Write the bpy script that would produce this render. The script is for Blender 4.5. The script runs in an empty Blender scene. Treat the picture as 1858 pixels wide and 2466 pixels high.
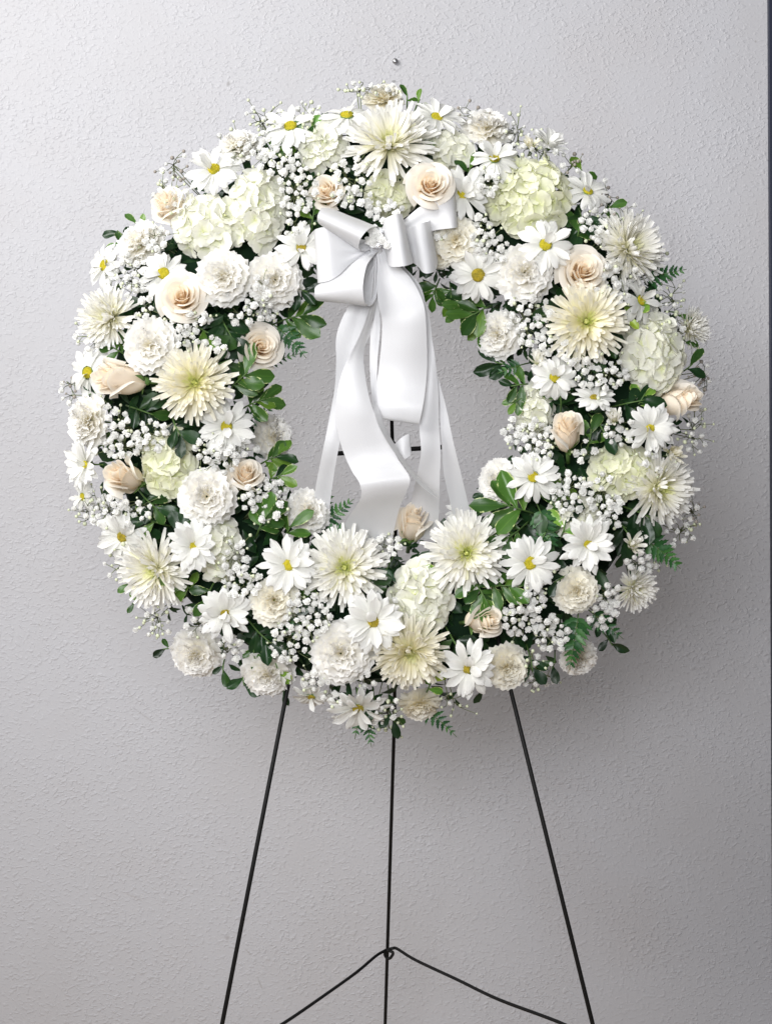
import bpy, math, random
import numpy as np
from mathutils import Vector, Matrix, Euler

random.seed(7)
rng = np.random.default_rng(7)
SC = bpy.context.scene
COL = SC.collection
R_ = math.radians

# ------------------------------------------------------------------ camera, world, lamps, exposure
S = 0.0005            # metres on the wreath plane for one unit of the layout tables below
D = 1.75              # camera distance from the wreath plane (y = 0)
WALL_Y = 0.520        # face of the wall behind the easel
FLOOR_Z = -1.02
cam_d = bpy.data.cameras.new('camera')
cam = bpy.data.objects.new('camera', cam_d)
COL.objects.link(cam)
cam.location = (0, -D, 0)
cam.rotation_euler = (R_(90), 0, 0)
cam_d.sensor_fit = 'VERTICAL'
cam_d.sensor_height = 24
cam_d.lens = 24 * D / (2466 * S)
cam_d.clip_start = 0.05
cam_d.clip_end = 50
SC.camera = cam

w = bpy.data.worlds.new('World')
SC.world = w
w.use_nodes = True
w.node_tree.nodes['Background'].inputs[0].default_value = (0.92, 0.93, 1.0, 1)
w.node_tree.nodes['Background'].inputs[1].default_value = 0.08

def area(name, loc, target, sx, sy, power, color):
    d = bpy.data.lights.new(name, 'AREA')
    d.shape = 'RECTANGLE'
    d.size, d.size_y = sx, sy
    d.energy = power
    d.color = color
    o = bpy.data.objects.new(name, d)
    COL.objects.link(o)
    o.location = loc
    o.rotation_euler = (Vector(target) - Vector(loc)).to_track_quat('-Z', 'Y').to_euler()
    return o

area('shop_window', (-1.75, -1.35, 1.50), (0.05, 0.45, 0.75), 1.4, 1.1, 32, (1.0, 0.985, 0.96)).data.spread = R_(115)
area('front_fill', (-0.28, -1.95, 0.30), (-0.05, 0.03, 0.16), 0.8, 0.6, 29, (0.975, 0.98, 1.0))  # added fill near the camera, brightens the blooms and the wall inside the ring
area('wall_top_wash', (-0.45, -0.45, 1.75), (-0.30, 0.50, 0.70), 1.2, 0.4, 2.5, (1.0, 0.95, 0.87))  # added warm wash that brightens the top of the wall
SC.cycles.max_bounces = 14
SC.cycles.diffuse_bounces = 8
SC.cycles.transmission_bounces = 8

SC.view_settings.view_transform = 'Standard'
SC.view_settings.look = 'None'
SC.view_settings.exposure = 0.16
SC.view_settings.gamma = 1.0

# ------------------------------------------------------------------ helpers
def tag(o, label=None, cat=None, group=None, kind=None):
    if label: o['label'] = label
    if cat: o['category'] = cat
    if group: o['group'] = group
    if kind: o['kind'] = kind
    return o

def link(name, me, parent=None, M=None):
    o = bpy.data.objects.new(name, me)
    COL.objects.link(o)
    if parent is not None: o.parent = parent
    if M is not None: o.matrix_basis = M
    return o

def at(u, v, h):
    """point at layout position (u, v), h metres in front of the wreath plane"""
    k = S * (D - h) / D
    return Vector(((u - 929) * k, -h, (1233 - v) * k))

def mesh(name, V, F, mat, uv=None, smooth=True):
    me = bpy.data.meshes.new(name)
    me.from_pydata([tuple(p) for p in V], [], F)
    if mat: me.materials.append(mat)
    if uv is not None:
        lay = me.uv_layers.new(name='UVMap')
        idx = np.empty(len(me.loops), dtype=np.int32)
        me.loops.foreach_get('vertex_index', idx)
        lay.data.foreach_set('uv', np.asarray(uv, dtype=np.float32)[idx].ravel())
    if smooth:
        me.polygons.foreach_set('use_smooth', [True] * len(me.polygons))
    me.update()
    return me

def grid_parts(P):
    nu, nv = P.shape[:2]
    F = []
    for i in range(nu - 1):
        for j in range(nv - 1):
            a = i * nv + j
            F.append((a, a + nv, a + nv + 1, a + 1))
    U, V = np.meshgrid(np.linspace(0, 1, nu), np.linspace(0, 1, nv), indexing='ij')
    return P.reshape(-1, 3), F, np.stack([U, V], -1).reshape(-1, 2)

def grid_mesh(name, P, mat):
    V, F, uv = grid_parts(P)
    return mesh(name, V, F, mat, uv)

class Bag:
    """collects many small pieces into one mesh"""
    def __init__(s): s.V = []; s.F = []; s.U = []; s.n = 0
    def add(s, V, F, U=None):
        V = np.asarray(V, dtype=float)
        s.V.append(V)
        s.F += [tuple(i + s.n for i in f) for f in F]
        s.U.append(np.zeros((len(V), 2)) if U is None else np.asarray(U))
        s.n += len(V)
    def grid(s, P): s.add(*grid_parts(P))
    def tube(s, pts, r, sides=4, r2=None):
        pts = [np.asarray(p, dtype=float) for p in pts]
        n = len(pts); V = []; F = []; U = []
        for k, p in enumerate(pts):
            t = pts[min(k + 1, n - 1)] - pts[max(k - 1, 0)]
            t = t / (np.linalg.norm(t) + 1e-12)
            a = np.cross(t, (0.13, 0.41, 0.9)); a /= (np.linalg.norm(a) + 1e-12)
            b = np.cross(t, a)
            rr = r if r2 is None else r + (r2 - r) * k / (n - 1)
            for q in range(sides):
                an = 2 * math.pi * q / sides
                V.append(p + rr * (math.cos(an) * a + math.sin(an) * b))
                U.append((q / sides, k / (n - 1)))
        for k in range(n - 1):
            for q in range(sides):
                q2 = (q + 1) % sides
                F.append((k * sides + q, k * sides + q2, (k + 1) * sides + q2, (k + 1) * sides + q))
        F.append(tuple(range(sides - 1, -1, -1)))
        F.append(tuple((n - 1) * sides + q for q in range(sides)))
        s.add(V, F, U)
    def blob(s, c, r, seg=6, rings=4, squash=1.0):
        V = [(c[0], c[1], c[2] - r * squash)]
        F = []
        for i in range(1, rings):
            ph = -math.pi / 2 + math.pi * i / rings
            for q in range(seg):
                an = 2 * math.pi * q / seg
                V.append((c[0] + r * math.cos(ph) * math.cos(an), c[1] + r * math.cos(ph) * math.sin(an), c[2] + r * squash * math.sin(ph)))
        V.append((c[0], c[1], c[2] + r * squash))
        top = len(V) - 1
        for q in range(seg):
            q2 = (q + 1) % seg
            F.append((0, 1 + q2, 1 + q))
            for i in range(rings - 2):
                a = 1 + i * seg
                F.append((a + q, a + q2, a + seg + q2, a + seg + q))
            F.append((top - seg + q, top - seg + q2, top))
        s.add(V, F)
    def mesh(s, name, mat, smooth=True):
        return mesh(name, np.concatenate(s.V), s.F, mat, np.concatenate(s.U), smooth)

def spline(pts, n):
    """Catmull-Rom through rows of pts"""
    P = np.asarray(pts, dtype=float)
    m = len(P)
    Q = np.vstack([2 * P[0] - P[1], P, 2 * P[-1] - P[-2]])
    out = []
    for t in np.linspace(0, m - 1 - 1e-9, n):
        i = int(t); f = t - i
        a, b, c, d = Q[i], Q[i + 1], Q[i + 2], Q[i + 3]
        out.append(0.5 * (2 * b + (c - a) * f + (2 * a - 5 * b + 4 * c - d) * f * f + (3 * b - a - 3 * c + d) * f ** 3))
    return np.array(out)

def frame(n, spin=0.0):
    """rotation with local Z along n"""
    z = Vector(n).normalized()
    ref = Vector((0, 0, 1)) if abs(z.z) < 0.95 else Vector((0, 1, 0))
    x = ref.cross(z).normalized()
    y = z.cross(x)
    M = Matrix((x, y, z)).transposed().to_4x4()
    return M @ Matrix.Rotation(spin, 4, 'Z')

def facing(nx, ny):
    l = math.hypot(nx, ny)
    if l > 0.97: nx, ny = nx * 0.97 / l, ny * 0.97 / l
    return Vector((nx, -math.sqrt(1 - nx * nx - ny * ny), ny))

def rot(ax, deg): return Matrix.Rotation(R_(deg), 4, ax)
def sc(x, y=None, z=None): return Matrix.Diagonal((x, x if y is None else y, x if z is None else z, 1))
def tr(x, y, z): return Matrix.Translation((x, y, z))
def ru(a, b): return random.uniform(a, b)

# ------------------------------------------------------------------ materials
class NT:
    def __init__(s, name):
        s.m = bpy.data.materials.new(name)
        s.m.use_nodes = True
        s.t = s.m.node_tree
        s.b = s.t.nodes['Principled BSDF']
        s.out = s.t.nodes['Material Output']
    def n(s, typ, **kw):
        x = s.t.nodes.new(typ)
        for k, v in kw.items():
            if k.startswith('i_'):
                key = k[2:]
                x.inputs[int(key) if key.isdigit() else key.replace('_', ' ')].default_value = v
            else: setattr(x, k, v)
        return x
    def l(s, a, b): s.t.links.new(a, b)
    def ramp(s, fac, stops, interp='LINEAR'):
        r = s.n('ShaderNodeValToRGB')
        r.color_ramp.interpolation = interp
        e = r.color_ramp.elements
        while len(e) < len(stops): e.new(0.5)
        for q, (p, c) in zip(e, stops):
            q.position = p
            q.color = (c[0], c[1], c[2], 1) if not isinstance(c, float) else (c, c, c, 1)
        s.l(fac, r.inputs[0])
        return r.outputs[0]

def petal_mat(name, stops, rough=0.55, trans=0.22, var=0.08, tint=None, vein=0.25, freq=5.0):
    k = NT(name)
    uv = k.n('ShaderNodeUVMap')
    sep = k.n('ShaderNodeSeparateXYZ')
    k.l(uv.outputs[0], sep.inputs[0])
    c = k.ramp(sep.outputs[1], stops)
    oi = k.n('ShaderNodeObjectInfo')
    mr = k.n('ShaderNodeMapRange', i_3=1 - var, i_4=1.0)
    k.l(oi.outputs['Random'], mr.inputs[0])
    mul = k.n('ShaderNodeMix', data_type='RGBA', blend_type='MULTIPLY')
    mul.inputs[0].default_value = 1.0
    k.l(c, mul.inputs[6])
    k.l(mr.outputs[0], mul.inputs[7])
    col = mul.outputs[2]
    tc = k.n('ShaderNodeTexCoord')
    if tint:
        nz = k.n('ShaderNodeTexNoise', i_Scale=1.6, i_Detail=3.0)
        k.l(tc.outputs['Object'], nz.inputs['Vector'])
        f = k.n('ShaderNodeMapRange', i_1=0.45, i_2=0.75, i_3=0.0, i_4=0.7)
        k.l(nz.outputs[0], f.inputs[0])
        mx = k.n('ShaderNodeMix', data_type='RGBA')
        mx.inputs[7].default_value = (*tint, 1)
        k.l(f.outputs[0], mx.inputs[0])
        k.l(col, mx.inputs[6])
        col = mx.outputs[2]
    k.l(col, k.b.inputs['Base Color'])
    k.b.inputs['Roughness'].default_value = rough
    k.b.inputs['Specular IOR Level'].default_value = 0.25
    # fine lengthwise veins
    wv = k.n('ShaderNodeTexNoise', i_Scale=1.0, i_Detail=2.0)
    mp = k.n('ShaderNodeMapping')
    mp.inputs['Scale'].default_value = (freq * 2.2, 1.6, 1)
    k.l(uv.outputs[0], mp.inputs[0])
    k.l(mp.outputs[0], wv.inputs['Vector'])
    bp = k.n('ShaderNodeBump', i_Strength=vein, i_Distance=0.002)
    k.l(wv.outputs[0], bp.inputs['Height'])
    k.l(bp.outputs[0], k.b.inputs['Normal'])
    tl = k.n('ShaderNodeBsdfTranslucent')
    k.l(col, tl.inputs[0])
    mix = k.n('ShaderNodeMixShader', i_0=trans)
    k.l(k.b.outputs[0], mix.inputs[1])
    k.l(tl.outputs[0], mix.inputs[2])
    k.l(mix.outputs[0], k.out.inputs[0])
    return k.m

def plain(name, color, rough=0.5, spec=0.5, metal=0.0, noise=None, bump=None):
    k = NT(name)
    k.b.inputs['Base Color'].default_value = (*color, 1)
    k.b.inputs['Roughness'].default_value = rough
    k.b.inputs['Specular IOR Level'].default_value = spec
    k.b.inputs['Metallic'].default_value = metal
    tc = k.n('ShaderNodeTexCoord')
    if noise:
        scale, c2 = noise
        nz = k.n('ShaderNodeTexNoise', i_Scale=scale, i_Detail=4.0)
        k.l(tc.outputs['Object'], nz.inputs['Vector'])
        k.l(k.ramp(nz.outputs[0], [(0.35, color), (0.65, c2)]), k.b.inputs['Base Color'])
    if bump:
        scale, st, dist = bump
        nz = k.n('ShaderNodeTexNoise', i_Scale=scale, i_Detail=3.0)
        k.l(tc.outputs['Object'], nz.inputs['Vector'])
        bp = k.n('ShaderNodeBump', i_Strength=st, i_Distance=dist)
        k.l(nz.outputs[0], bp.inputs['Height'])
        k.l(bp.outputs[0], k.b.inputs['Normal'])
    return k.m

def leaf_mat(name, dark, light, margin, m0, gloss=0.35):
    """green blade, irregular pale margin whose width comes from the across-leaf coordinate"""
    k = NT(name)
    uv = k.n('ShaderNodeUVMap')
    sep = k.n('ShaderNodeSeparateXYZ')
    k.l(uv.outputs[0], sep.inputs[0])
    e = k.n('ShaderNodeMath', operation='MULTIPLY_ADD'); e.inputs[1].default_value = 2; e.inputs[2].default_value = -1
    k.l(sep.outputs[0], e.inputs[0])
    ab = k.n('ShaderNodeMath', operation='ABSOLUTE'); k.l(e.outputs[0], ab.inputs[0])
    oi = k.n('ShaderNodeObjectInfo')
    nz = k.n('ShaderNodeTexNoise', noise_dimensions='4D', i_Scale=7.0, i_Detail=2.0)
    k.l(uv.outputs[0], nz.inputs['Vector'])
    w4 = k.n('ShaderNodeMath', operation='MULTIPLY'); w4.inputs[1].default_value = 40
    k.l(oi.outputs['Random'], w4.inputs[0]); k.l(w4.outputs[0], nz.inputs['W'])
    nn = k.n('ShaderNodeMath', operation='MULTIPLY_ADD'); nn.inputs[1].default_value = 0.9; nn.inputs[2].default_value = -0.45
    k.l(nz.outputs[0], nn.inputs[0])
    ad = k.n('ShaderNodeMath', operation='ADD'); k.l(ab.outputs[0], ad.inputs[0]); k.l(nn.outputs[0], ad.inputs[1])
    g = k.ramp(oi.outputs['Random'], [(0.0, dark), (0.75, light), (1.0, (light[0] * 1.9, light[1] * 1.45, light[2]))])
    vn = k.ramp(ab.outputs[0], [(0.0, (1.5, 1.35, 1.2)), (0.09, (1.0, 1.0, 1.0))])
    gm = k.n('ShaderNodeMix', data_type='RGBA', blend_type='MULTIPLY'); gm.inputs[0].default_value = 1
    k.l(g, gm.inputs[6]); k.l(vn, gm.inputs[7])
    f = k.n('ShaderNodeMapRange', i_1=m0, i_2=m0 + 0.10)
    k.l(ad.outputs[0], f.inputs[0])
    mx = k.n('ShaderNodeMix', data_type='RGBA')
    k.l(f.outputs[0], mx.inputs[0]); k.l(gm.outputs[2], mx.inputs[6]); mx.inputs[7].default_value = (*margin, 1)
    k.l(mx.outputs[2], k.b.inputs['Base Color'])
    k.b.inputs['Roughness'].default_value = gloss
    k.b.inputs['Specular IOR Level'].default_value = 0.4
    tl = k.n('ShaderNodeBsdfTranslucent'); k.l(mx.outputs[2], tl.inputs[0])
    ms = k.n('ShaderNodeMixShader', i_0=0.15)
    k.l(k.b.outputs[0], ms.inputs[1]); k.l(tl.outputs[0], ms.inputs[2]); k.l(ms.outputs[0], k.out.inputs[0])
    return k.m

M_DAISY = petal_mat('daisy_petal_white', [(0.0, (0.78, 0.80, 0.50)), (0.14, (0.88, 0.88, 0.83)), (1, (0.90, 0.90, 0.89))], vein=0.5, trans=.30, var=.05)
M_MUM = petal_mat('spider_petal_white', [(0.0, (0.90, 0.89, 0.58)), (0.35, (0.94, 0.92, 0.79)), (0.75, (0.95, 0.94, 0.89)), (1, (0.95, 0.945, 0.92))], trans=.36, var=.06)
M_MUMY = petal_mat('spider_petal_cream', [(0.0, (0.86, 0.82, 0.40)), (0.4, (0.93, 0.89, 0.66)), (0.8, (0.94, 0.91, 0.78)), (1, (0.95, 0.93, 0.85))], trans=.34, var=.06)
M_HEART = petal_mat('chrysanthemum_heart', [(0.0, (0.66, 0.76, 0.18)), (0.5, (0.88, 0.90, 0.45)), (1, (0.94, 0.93, 0.72))], trans=.3)
M_CARN = petal_mat('carnation_white', [(0.0, (0.96, 0.92, 0.78)), (0.5, (0.965, 0.945, 0.88)), (0.85, (0.96, 0.95, 0.925)), (1, (0.96, 0.955, 0.94))], trans=0.42, var=.04)
M_CARNY = petal_mat('carnation_ivory', [(0.0, (0.95, 0.88, 0.66)), (0.5, (0.96, 0.925, 0.81)), (1, (0.96, 0.945, 0.88))], trans=0.42, var=.05)
M_ROSE = petal_mat('rose_cream', [(0.0, (0.98, 0.79, 0.57)), (0.45, (0.98, 0.86, 0.69)), (0.8, (0.98, 0.895, 0.76)), (1, (0.98, 0.93, 0.84))], rough=0.5, trans=0.40, vein=0.12, var=.04)
M_ROSEO = petal_mat('rose_pale', [(0.0, (0.97, 0.89, 0.70)), (0.35, (0.98, 0.90, 0.77)), (0.8, (0.98, 0.92, 0.82)), (1, (0.98, 0.94, 0.87))], rough=0.5, trans=0.40, vein=0.12, var=.04)
M_HYD = petal_mat('hydrangea_cream', [(0.0, (0.84, 0.88, 0.56)), (0.4, (0.93, 0.93, 0.82)), (1, (0.95, 0.95, 0.89))], trans=0.34, var=0.08)
M_HYDG = petal_mat('hydrangea_greenish', [(0.0, (0.78, 0.83, 0.42)), (0.4, (0.89, 0.90, 0.68)), (1, (0.93, 0.93, 0.80))], trans=0.34, var=0.08)
M_BEAD = plain('hydrangea_bead', (0.72, 0.74, 0.42), 0.6, 0.2)
M_BB = petal_mat('babys_breath_white', [(0.0, (0.80, 0.81, 0.68)), (0.3, (0.93, 0.93, 0.90)), (1, (0.95, 0.95, 0.94))], trans=0.35, vein=0.1, var=.05)
M_BUD = plain('babys_breath_bud', (0.60, 0.64, 0.46), 0.6, 0.2)
M_BUDD = plain('dry_bud', (0.30, 0.27, 0.24), 0.7, 0.2)
M_TWIG = plain('babys_breath_stem', (0.16, 0.19, 0.09), 0.6, 0.2)
M_DISC = plain('daisy_disc_yellow', (0.64, 0.54, 0.04), 0.7, 0.15, noise=(9, (0.50, 0.45, 0.04)), bump=(26, 0.4, 0.12))
M_DISCO = plain('daisy_disc_olive', (0.52, 0.40, 0.04), 0.7, 0.15, noise=(9, (0.34, 0.29, 0.05)), bump=(26, 0.4, 0.12))
M_SEPAL = plain('calyx_green', (0.10, 0.20, 0.05), 0.5, 0.3, noise=(5, (0.16, 0.26, 0.08)))
M_STEM = plain('stem_green', (0.08, 0.15, 0.04), 0.5, 0.3)
M_LEAF = leaf_mat('variegated_leaf', (0.020, 0.064, 0.010), (0.060, 0.150, 0.022), (0.52, 0.60, 0.26), 0.93)
M_LEAFY = leaf_mat('lime_leaf', (0.10, 0.25, 0.035), (0.22, 0.38, 0.05), (0.62, 0.68, 0.25), 0.85)
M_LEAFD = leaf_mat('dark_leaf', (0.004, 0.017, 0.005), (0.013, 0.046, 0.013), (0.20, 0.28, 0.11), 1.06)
M_FERN = leaf_mat('fern_leaf', (0.012, 0.060, 0.018), (0.030, 0.115, 0.030), (0.03, 0.10, 0.03), 1.5, 0.4)
M_FOAM = plain('floral_foam', (0.008, 0.020, 0.010), 0.95, 0.05)
M_WIRE = plain('black_wire', (0.005, 0.005, 0.005), 0.55, 0.2)
M_TIN = plain('screw_metal', (0.42, 0.42, 0.43), 0.38, 0.5, 1.0)
M_TRIM = plain('dark_trim', (0.020, 0.024, 0.045), 0.45, 0.4)

def satin():
    k = NT('white_satin')
    k.b.inputs['Base Color'].default_value = (0.69, 0.695, 0.715, 1)
    k.b.inputs['Roughness'].default_value = 0.38
    k.b.inputs['Specular IOR Level'].default_value = 0.55
    k.b.inputs['Sheen Weight'].default_value = 0.15
    uv = k.n('ShaderNodeUVMap')
    mp = k.n('ShaderNodeMapping'); mp.inputs['Scale'].default_value = (150, 2.5, 1)
    k.l(uv.outputs[0], mp.inputs[0])
    nz = k.n('ShaderNodeTexNoise', i_Scale=1.0, i_Detail=2.0)
    k.l(mp.outputs[0], nz.inputs['Vector'])
    bp = k.n('ShaderNodeBump', i_Strength=0.16, i_Distance=0.001)
    k.l(nz.outputs[0], bp.inputs['Height'])
    k.l(bp.outputs[0], k.b.inputs['Normal'])
    tl = k.n('ShaderNodeBsdfTranslucent'); tl.inputs[0].default_value = (0.72, 0.715, 0.71, 1)
    ms = k.n('ShaderNodeMixShader', i_0=0.22)
    k.l(k.b.outputs[0], ms.inputs[1]); k.l(tl.outputs[0], ms.inputs[2]); k.l(ms.outputs[0], k.out.inputs[0])
    return k.m
M_SATIN = satin()

def glass():
    k = NT('rhinestone_crystal')
    k.b.inputs['Base Color'].default_value = (0.95, 0.96, 1, 1)
    k.b.inputs['Roughness'].default_value = 0.02
    k.b.inputs['Transmission Weight'].default_value = 0.75
    k.b.inputs['IOR'].default_value = 1.9
    return k.m
M_GEM = glass()

def wall_mat():
    k = NT('textured_wall_paint')
    tc = k.n('ShaderNodeTexCoord')
    big = k.n('ShaderNodeTexNoise', i_Scale=2.3, i_Detail=5.0, i_Roughness=0.6)
    k.l(tc.outputs['Object'], big.inputs['Vector'])
    c = k.ramp(big.outputs[0], [(0.3, (0.450, 0.445, 0.462)), (0.55, (0.482, 0.484, 0.512)), (0.75, (0.468, 0.460, 0.478))])
    # a few dark specks
    vo = k.n('ShaderNodeTexVoronoi', i_Scale=26.0)
    k.l(tc.outputs['Object'], vo.inputs['Vector'])
    sp = k.n('ShaderNodeMath', operation='LESS_THAN'); sp.inputs[1].default_value = 0.045
    k.l(vo.outputs['Distance'], sp.inputs[0])
    sr = k.n('ShaderNodeSeparateColor'); k.l(vo.outputs['Color'], sr.inputs[0])
    s2 = k.n('ShaderNodeMath', operation='GREATER_THAN'); s2.inputs[1].default_value = 0.86
    k.l(sr.outputs[0], s2.inputs[0])
    s3 = k.n('ShaderNodeMath', operation='MULTIPLY'); k.l(sp.outputs[0], s3.inputs[0]); k.l(s2.outputs[0], s3.inputs[1])
    s4 = k.n('ShaderNodeMath', operation='MULTIPLY'); s4.inputs[1].default_value = 0.45; k.l(s3.outputs[0], s4.inputs[0])
    mx = k.n('ShaderNodeMix', data_type='RGBA'); mx.inputs[7].default_value = (0.25, 0.23, 0.22, 1)
    k.l(s4.outputs[0], mx.inputs[0]); k.l(c, mx.inputs[6])
    col = mx.outputs[2]
    wob = k.n('ShaderNodeTexNoise', i_Scale=70.0, i_Detail=2.0)
    k.l(tc.outputs['Object'], wob.inputs['Vector'])
    for (u, v, ln, wd, an, st, cc) in (
            (550, 202, 7, 4.5, 70, .6, (.24, .23, .23)), (948, 196, 5, 3, 0, .6, (.14, .14, .14)), (949, 123, 3, 3, 0, .5, (.16, .16, .16)), (950, 168, 3, 3, 0, .45, (.16, .16, .16)),
            (345, 1722, 26, 2.2, -35, .22, (.24, .22, .20)), (312, 1668, 18, 2.2, -60, .2, (.24, .22, .20)), (322, 2160, 20, 2.6, -25, .2, (.26, .22, .19)), (548, 2258, 6, 5, 20, .35, (.26, .22, .21)),
            (598, 2293, 10, 2.2, -45, .35, (.24, .22, .20)), (627, 2371, 13, 2.2, -68, .35, (.24, .22, .20)), (696, 2380, 9, 2.2, 22, .3, (.24, .22, .2)))  :
        q = at(u, v, -WALL_Y)
        z = S * (D + WALL_Y) / D
        mpp = k.n('ShaderNodeMapping', vector_type='TEXTURE')
        mpp.inputs['Location'].default_value = q
        mpp.inputs['Rotation'].default_value = (0, -R_(an), 0)
        mpp.inputs['Scale'].default_value = (ln * z, 1.0, wd * z)
        k.l(tc.outputs['Object'], mpp.inputs[0])
        le = k.n('ShaderNodeVectorMath', operation='LENGTH'); k.l(mpp.outputs[0], le.inputs[0])
        ad = k.n('ShaderNodeMath', operation='ADD'); k.l(le.outputs['Value'], ad.inputs[0]); k.l(wob.outputs[0], ad.inputs[1])
        fm = k.n('ShaderNodeMapRange', i_1=1.75, i_2=1.05, i_3=0.0, i_4=st); k.l(ad.outputs[0], fm.inputs[0])
        m2 = k.n('ShaderNodeMix', data_type='RGBA'); m2.inputs[7].default_value = (*cc, 1)
        k.l(fm.outputs[0], m2.inputs[0]); k.l(col, m2.inputs[6])
        col = m2.outputs[2]
    k.l(col, k.b.inputs['Base Color'])
    k.b.inputs['Roughness'].default_value = 0.55
    k.b.inputs['Specular IOR Level'].default_value = 0.3
    # sprayed texture: worm-like splats in two sizes
    mp = k.n('ShaderNodeMapping'); mp.inputs['Rotation'].default_value = (0, R_(38), 0); mp.inputs['Scale'].default_value = (1.0, 1.0, 1.35)
    k.l(tc.outputs['Object'], mp.inputs[0])
    n1 = k.n('ShaderNodeTexNoise', i_Scale=140.0, i_Detail=1.5, i_Roughness=0.45, i_Distortion=0.45)
    n2 = k.n('ShaderNodeTexNoise', i_Scale=225.0, i_Detail=2.0, i_Distortion=0.3)
    k.l(mp.outputs[0], n1.inputs['Vector']); k.l(mp.outputs[0], n2.inputs['Vector'])
    r1 = k.ramp(n1.outputs[0], [(0.525, 0.0), (0.69, 1.0)], 'EASE')
    r2 = k.ramp(n2.outputs[0], [(0.52, 0.0), (0.74, 1.0)], 'EASE')
    a = k.n('ShaderNodeMath', operation='MULTIPLY_ADD'); a.inputs[1].default_value = 0.45
    k.l(r2, a.inputs[0]); k.l(r1, a.inputs[2])
    dn = k.n('ShaderNodeTexNoise', i_Scale=9.0, i_Detail=3.0)
    k.l(tc.outputs['Object'], dn.inputs['Vector'])
    dm = k.n('ShaderNodeMapRange', i_1=0.35, i_2=0.65, i_3=0.35, i_4=1.15)
    k.l(dn.outputs[0], dm.inputs[0])
    am = k.n('ShaderNodeMath', operation='MULTIPLY')
    k.l(a.outputs[0], am.inputs[0]); k.l(dm.outputs[0], am.inputs[1])
    a = am
    bp = k.n('ShaderNodeBump', i_Strength=0.36, i_Distance=0.0026)
    k.l(a.outputs[0], bp.inputs['Height'])
    k.l(bp.outputs[0], k.b.inputs['Normal'])
    return k.m
M_WALL = wall_mat()

# ------------------------------------------------------------------ setting: wall, floor, door trim
def box(bag, x0, x1, y0, y1, z0, z1):
    V = [(x, y, z) for x in (x0, x1) for y in (y0, y1) for z in (z0, z1)]
    bag.add(V, [(0, 1, 3, 2), (4, 6, 7, 5), (0, 4, 5, 1), (2, 3, 7, 6), (0, 2, 6, 4), (1, 5, 7, 3)])

b = Bag(); box(b, -2.2, 1.6, WALL_Y, WALL_Y + 0.12, FLOOR_Z, 2.0)
tag(link('wall', b.mesh('wall', M_WALL, False)), kind='structure')
b = Bag(); box(b, -2.2, 1.6, -2.6, WALL_Y, FLOOR_Z - 0.05, FLOOR_Z)
M_FLOOR = plain('floor_tile', (0.46, 0.35, 0.25), 0.5, 0.4, noise=(6, (0.52, 0.40, 0.29)))
tag(link('floor', b.mesh('floor', M_FLOOR, False)), kind='structure')

# dark door edge at the right, leaning out of view lower down
top = at(1849.5, -60, -WALL_Y + 0.010); low = at(1858.5, 1700, -WALL_Y + 0.010)
dx = (low.x - top.x) / (top.z - low.z)
zt, zb = 1.9, FLOOR_Z
X = lambda z: top.x + dx * (top.z - z)
def slab(bg, o0, o1, y0, y1):
    V = [(X(z) + ox, y, z) for z in (zb, zt) for ox, y in ((o0, y1), (o0, y0), (o1, y0), (o1, y1))]
    bg.add(V, [(0, 1, 5, 4), (1, 2, 6, 5), (2, 3, 7, 6), (3, 0, 4, 7), (4, 5, 6, 7), (3, 2, 1, 0)])
dr = tag(link('door_edge', None), 'dark navy door edge running up the right side of the wall', 'door')
b = Bag(); slab(b, 0.004, 0.044, WALL_Y - 0.46, WALL_Y - 0.013); link('blocker_leaf', b.mesh('blocker_leaf', M_TRIM, False), dr)  # leaf almost out of view, added to block light and darken the wall
b = Bag(); slab(b, 0.0, 0.05, WALL_Y - 0.012, WALL_Y - 0.0005); link('trim', b.mesh('trim', M_TRIM, False), dr)

# screw driven into the wall above the wreath
sw = tag(link('wall_screw', None), 'small shiny screw in the bare wall above the wreath', 'screw')
sw.location = at(951, 149, -WALL_Y)
b = Bag(); b.blob((0, 0, 0), 0.0046, 12, 8, 0.75)
hd = link('screw_head', b.mesh('screw_head', M_TIN), sw, tr(0, -0.004, 0) @ rot('X', 90))
b = Bag(); b.tube([(0, 0.010, 0), (0, -0.003, 0)], 0.0016, 8)
link('screw_shank', b.mesh('screw_shank', M_TIN), sw)

# ------------------------------------------------------------------ wreath ring geometry
CX, CY, RM, HW = 929, 988, 520, 235
def height(u, v):
    r = math.hypot(u - CX, v - CY)
    t = max(-1.0, min(1.0, (r - RM) / HW))
    return 0.028 + 0.068 * math.sqrt(max(0.0, 1 - t * t))

# foam form (dark ring) and filler foliage
def ring_mesh():
    nu, nv = 72, 14
    V = []; F = []
    for i in range(nu):
        a = 2 * math.pi * i / nu
        for j in range(nv):
            p = 2 * math.pi * j / nv
            r = (RM + 130 * math.cos(p)) * S
            h = 0.025 + 0.042 * math.sin(p)
            V.append(((CX - 929) * S + r * math.cos(a), -h, (1233 - CY) * S + r * math.sin(a)))
    for i in range(nu):
        for j in range(nv):
            i2, j2 = (i + 1) % nu, (j + 1) % nv
            F.append((i * nv + j, i * nv + j2, i2 * nv + j2, i2 * nv + j))
    return mesh('wreath_form', V, F, M_FOAM)
tag(link('wreath_form', ring_mesh()), 'dark green foam ring buried under the flowers of the wreath', 'wreath form')

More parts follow.
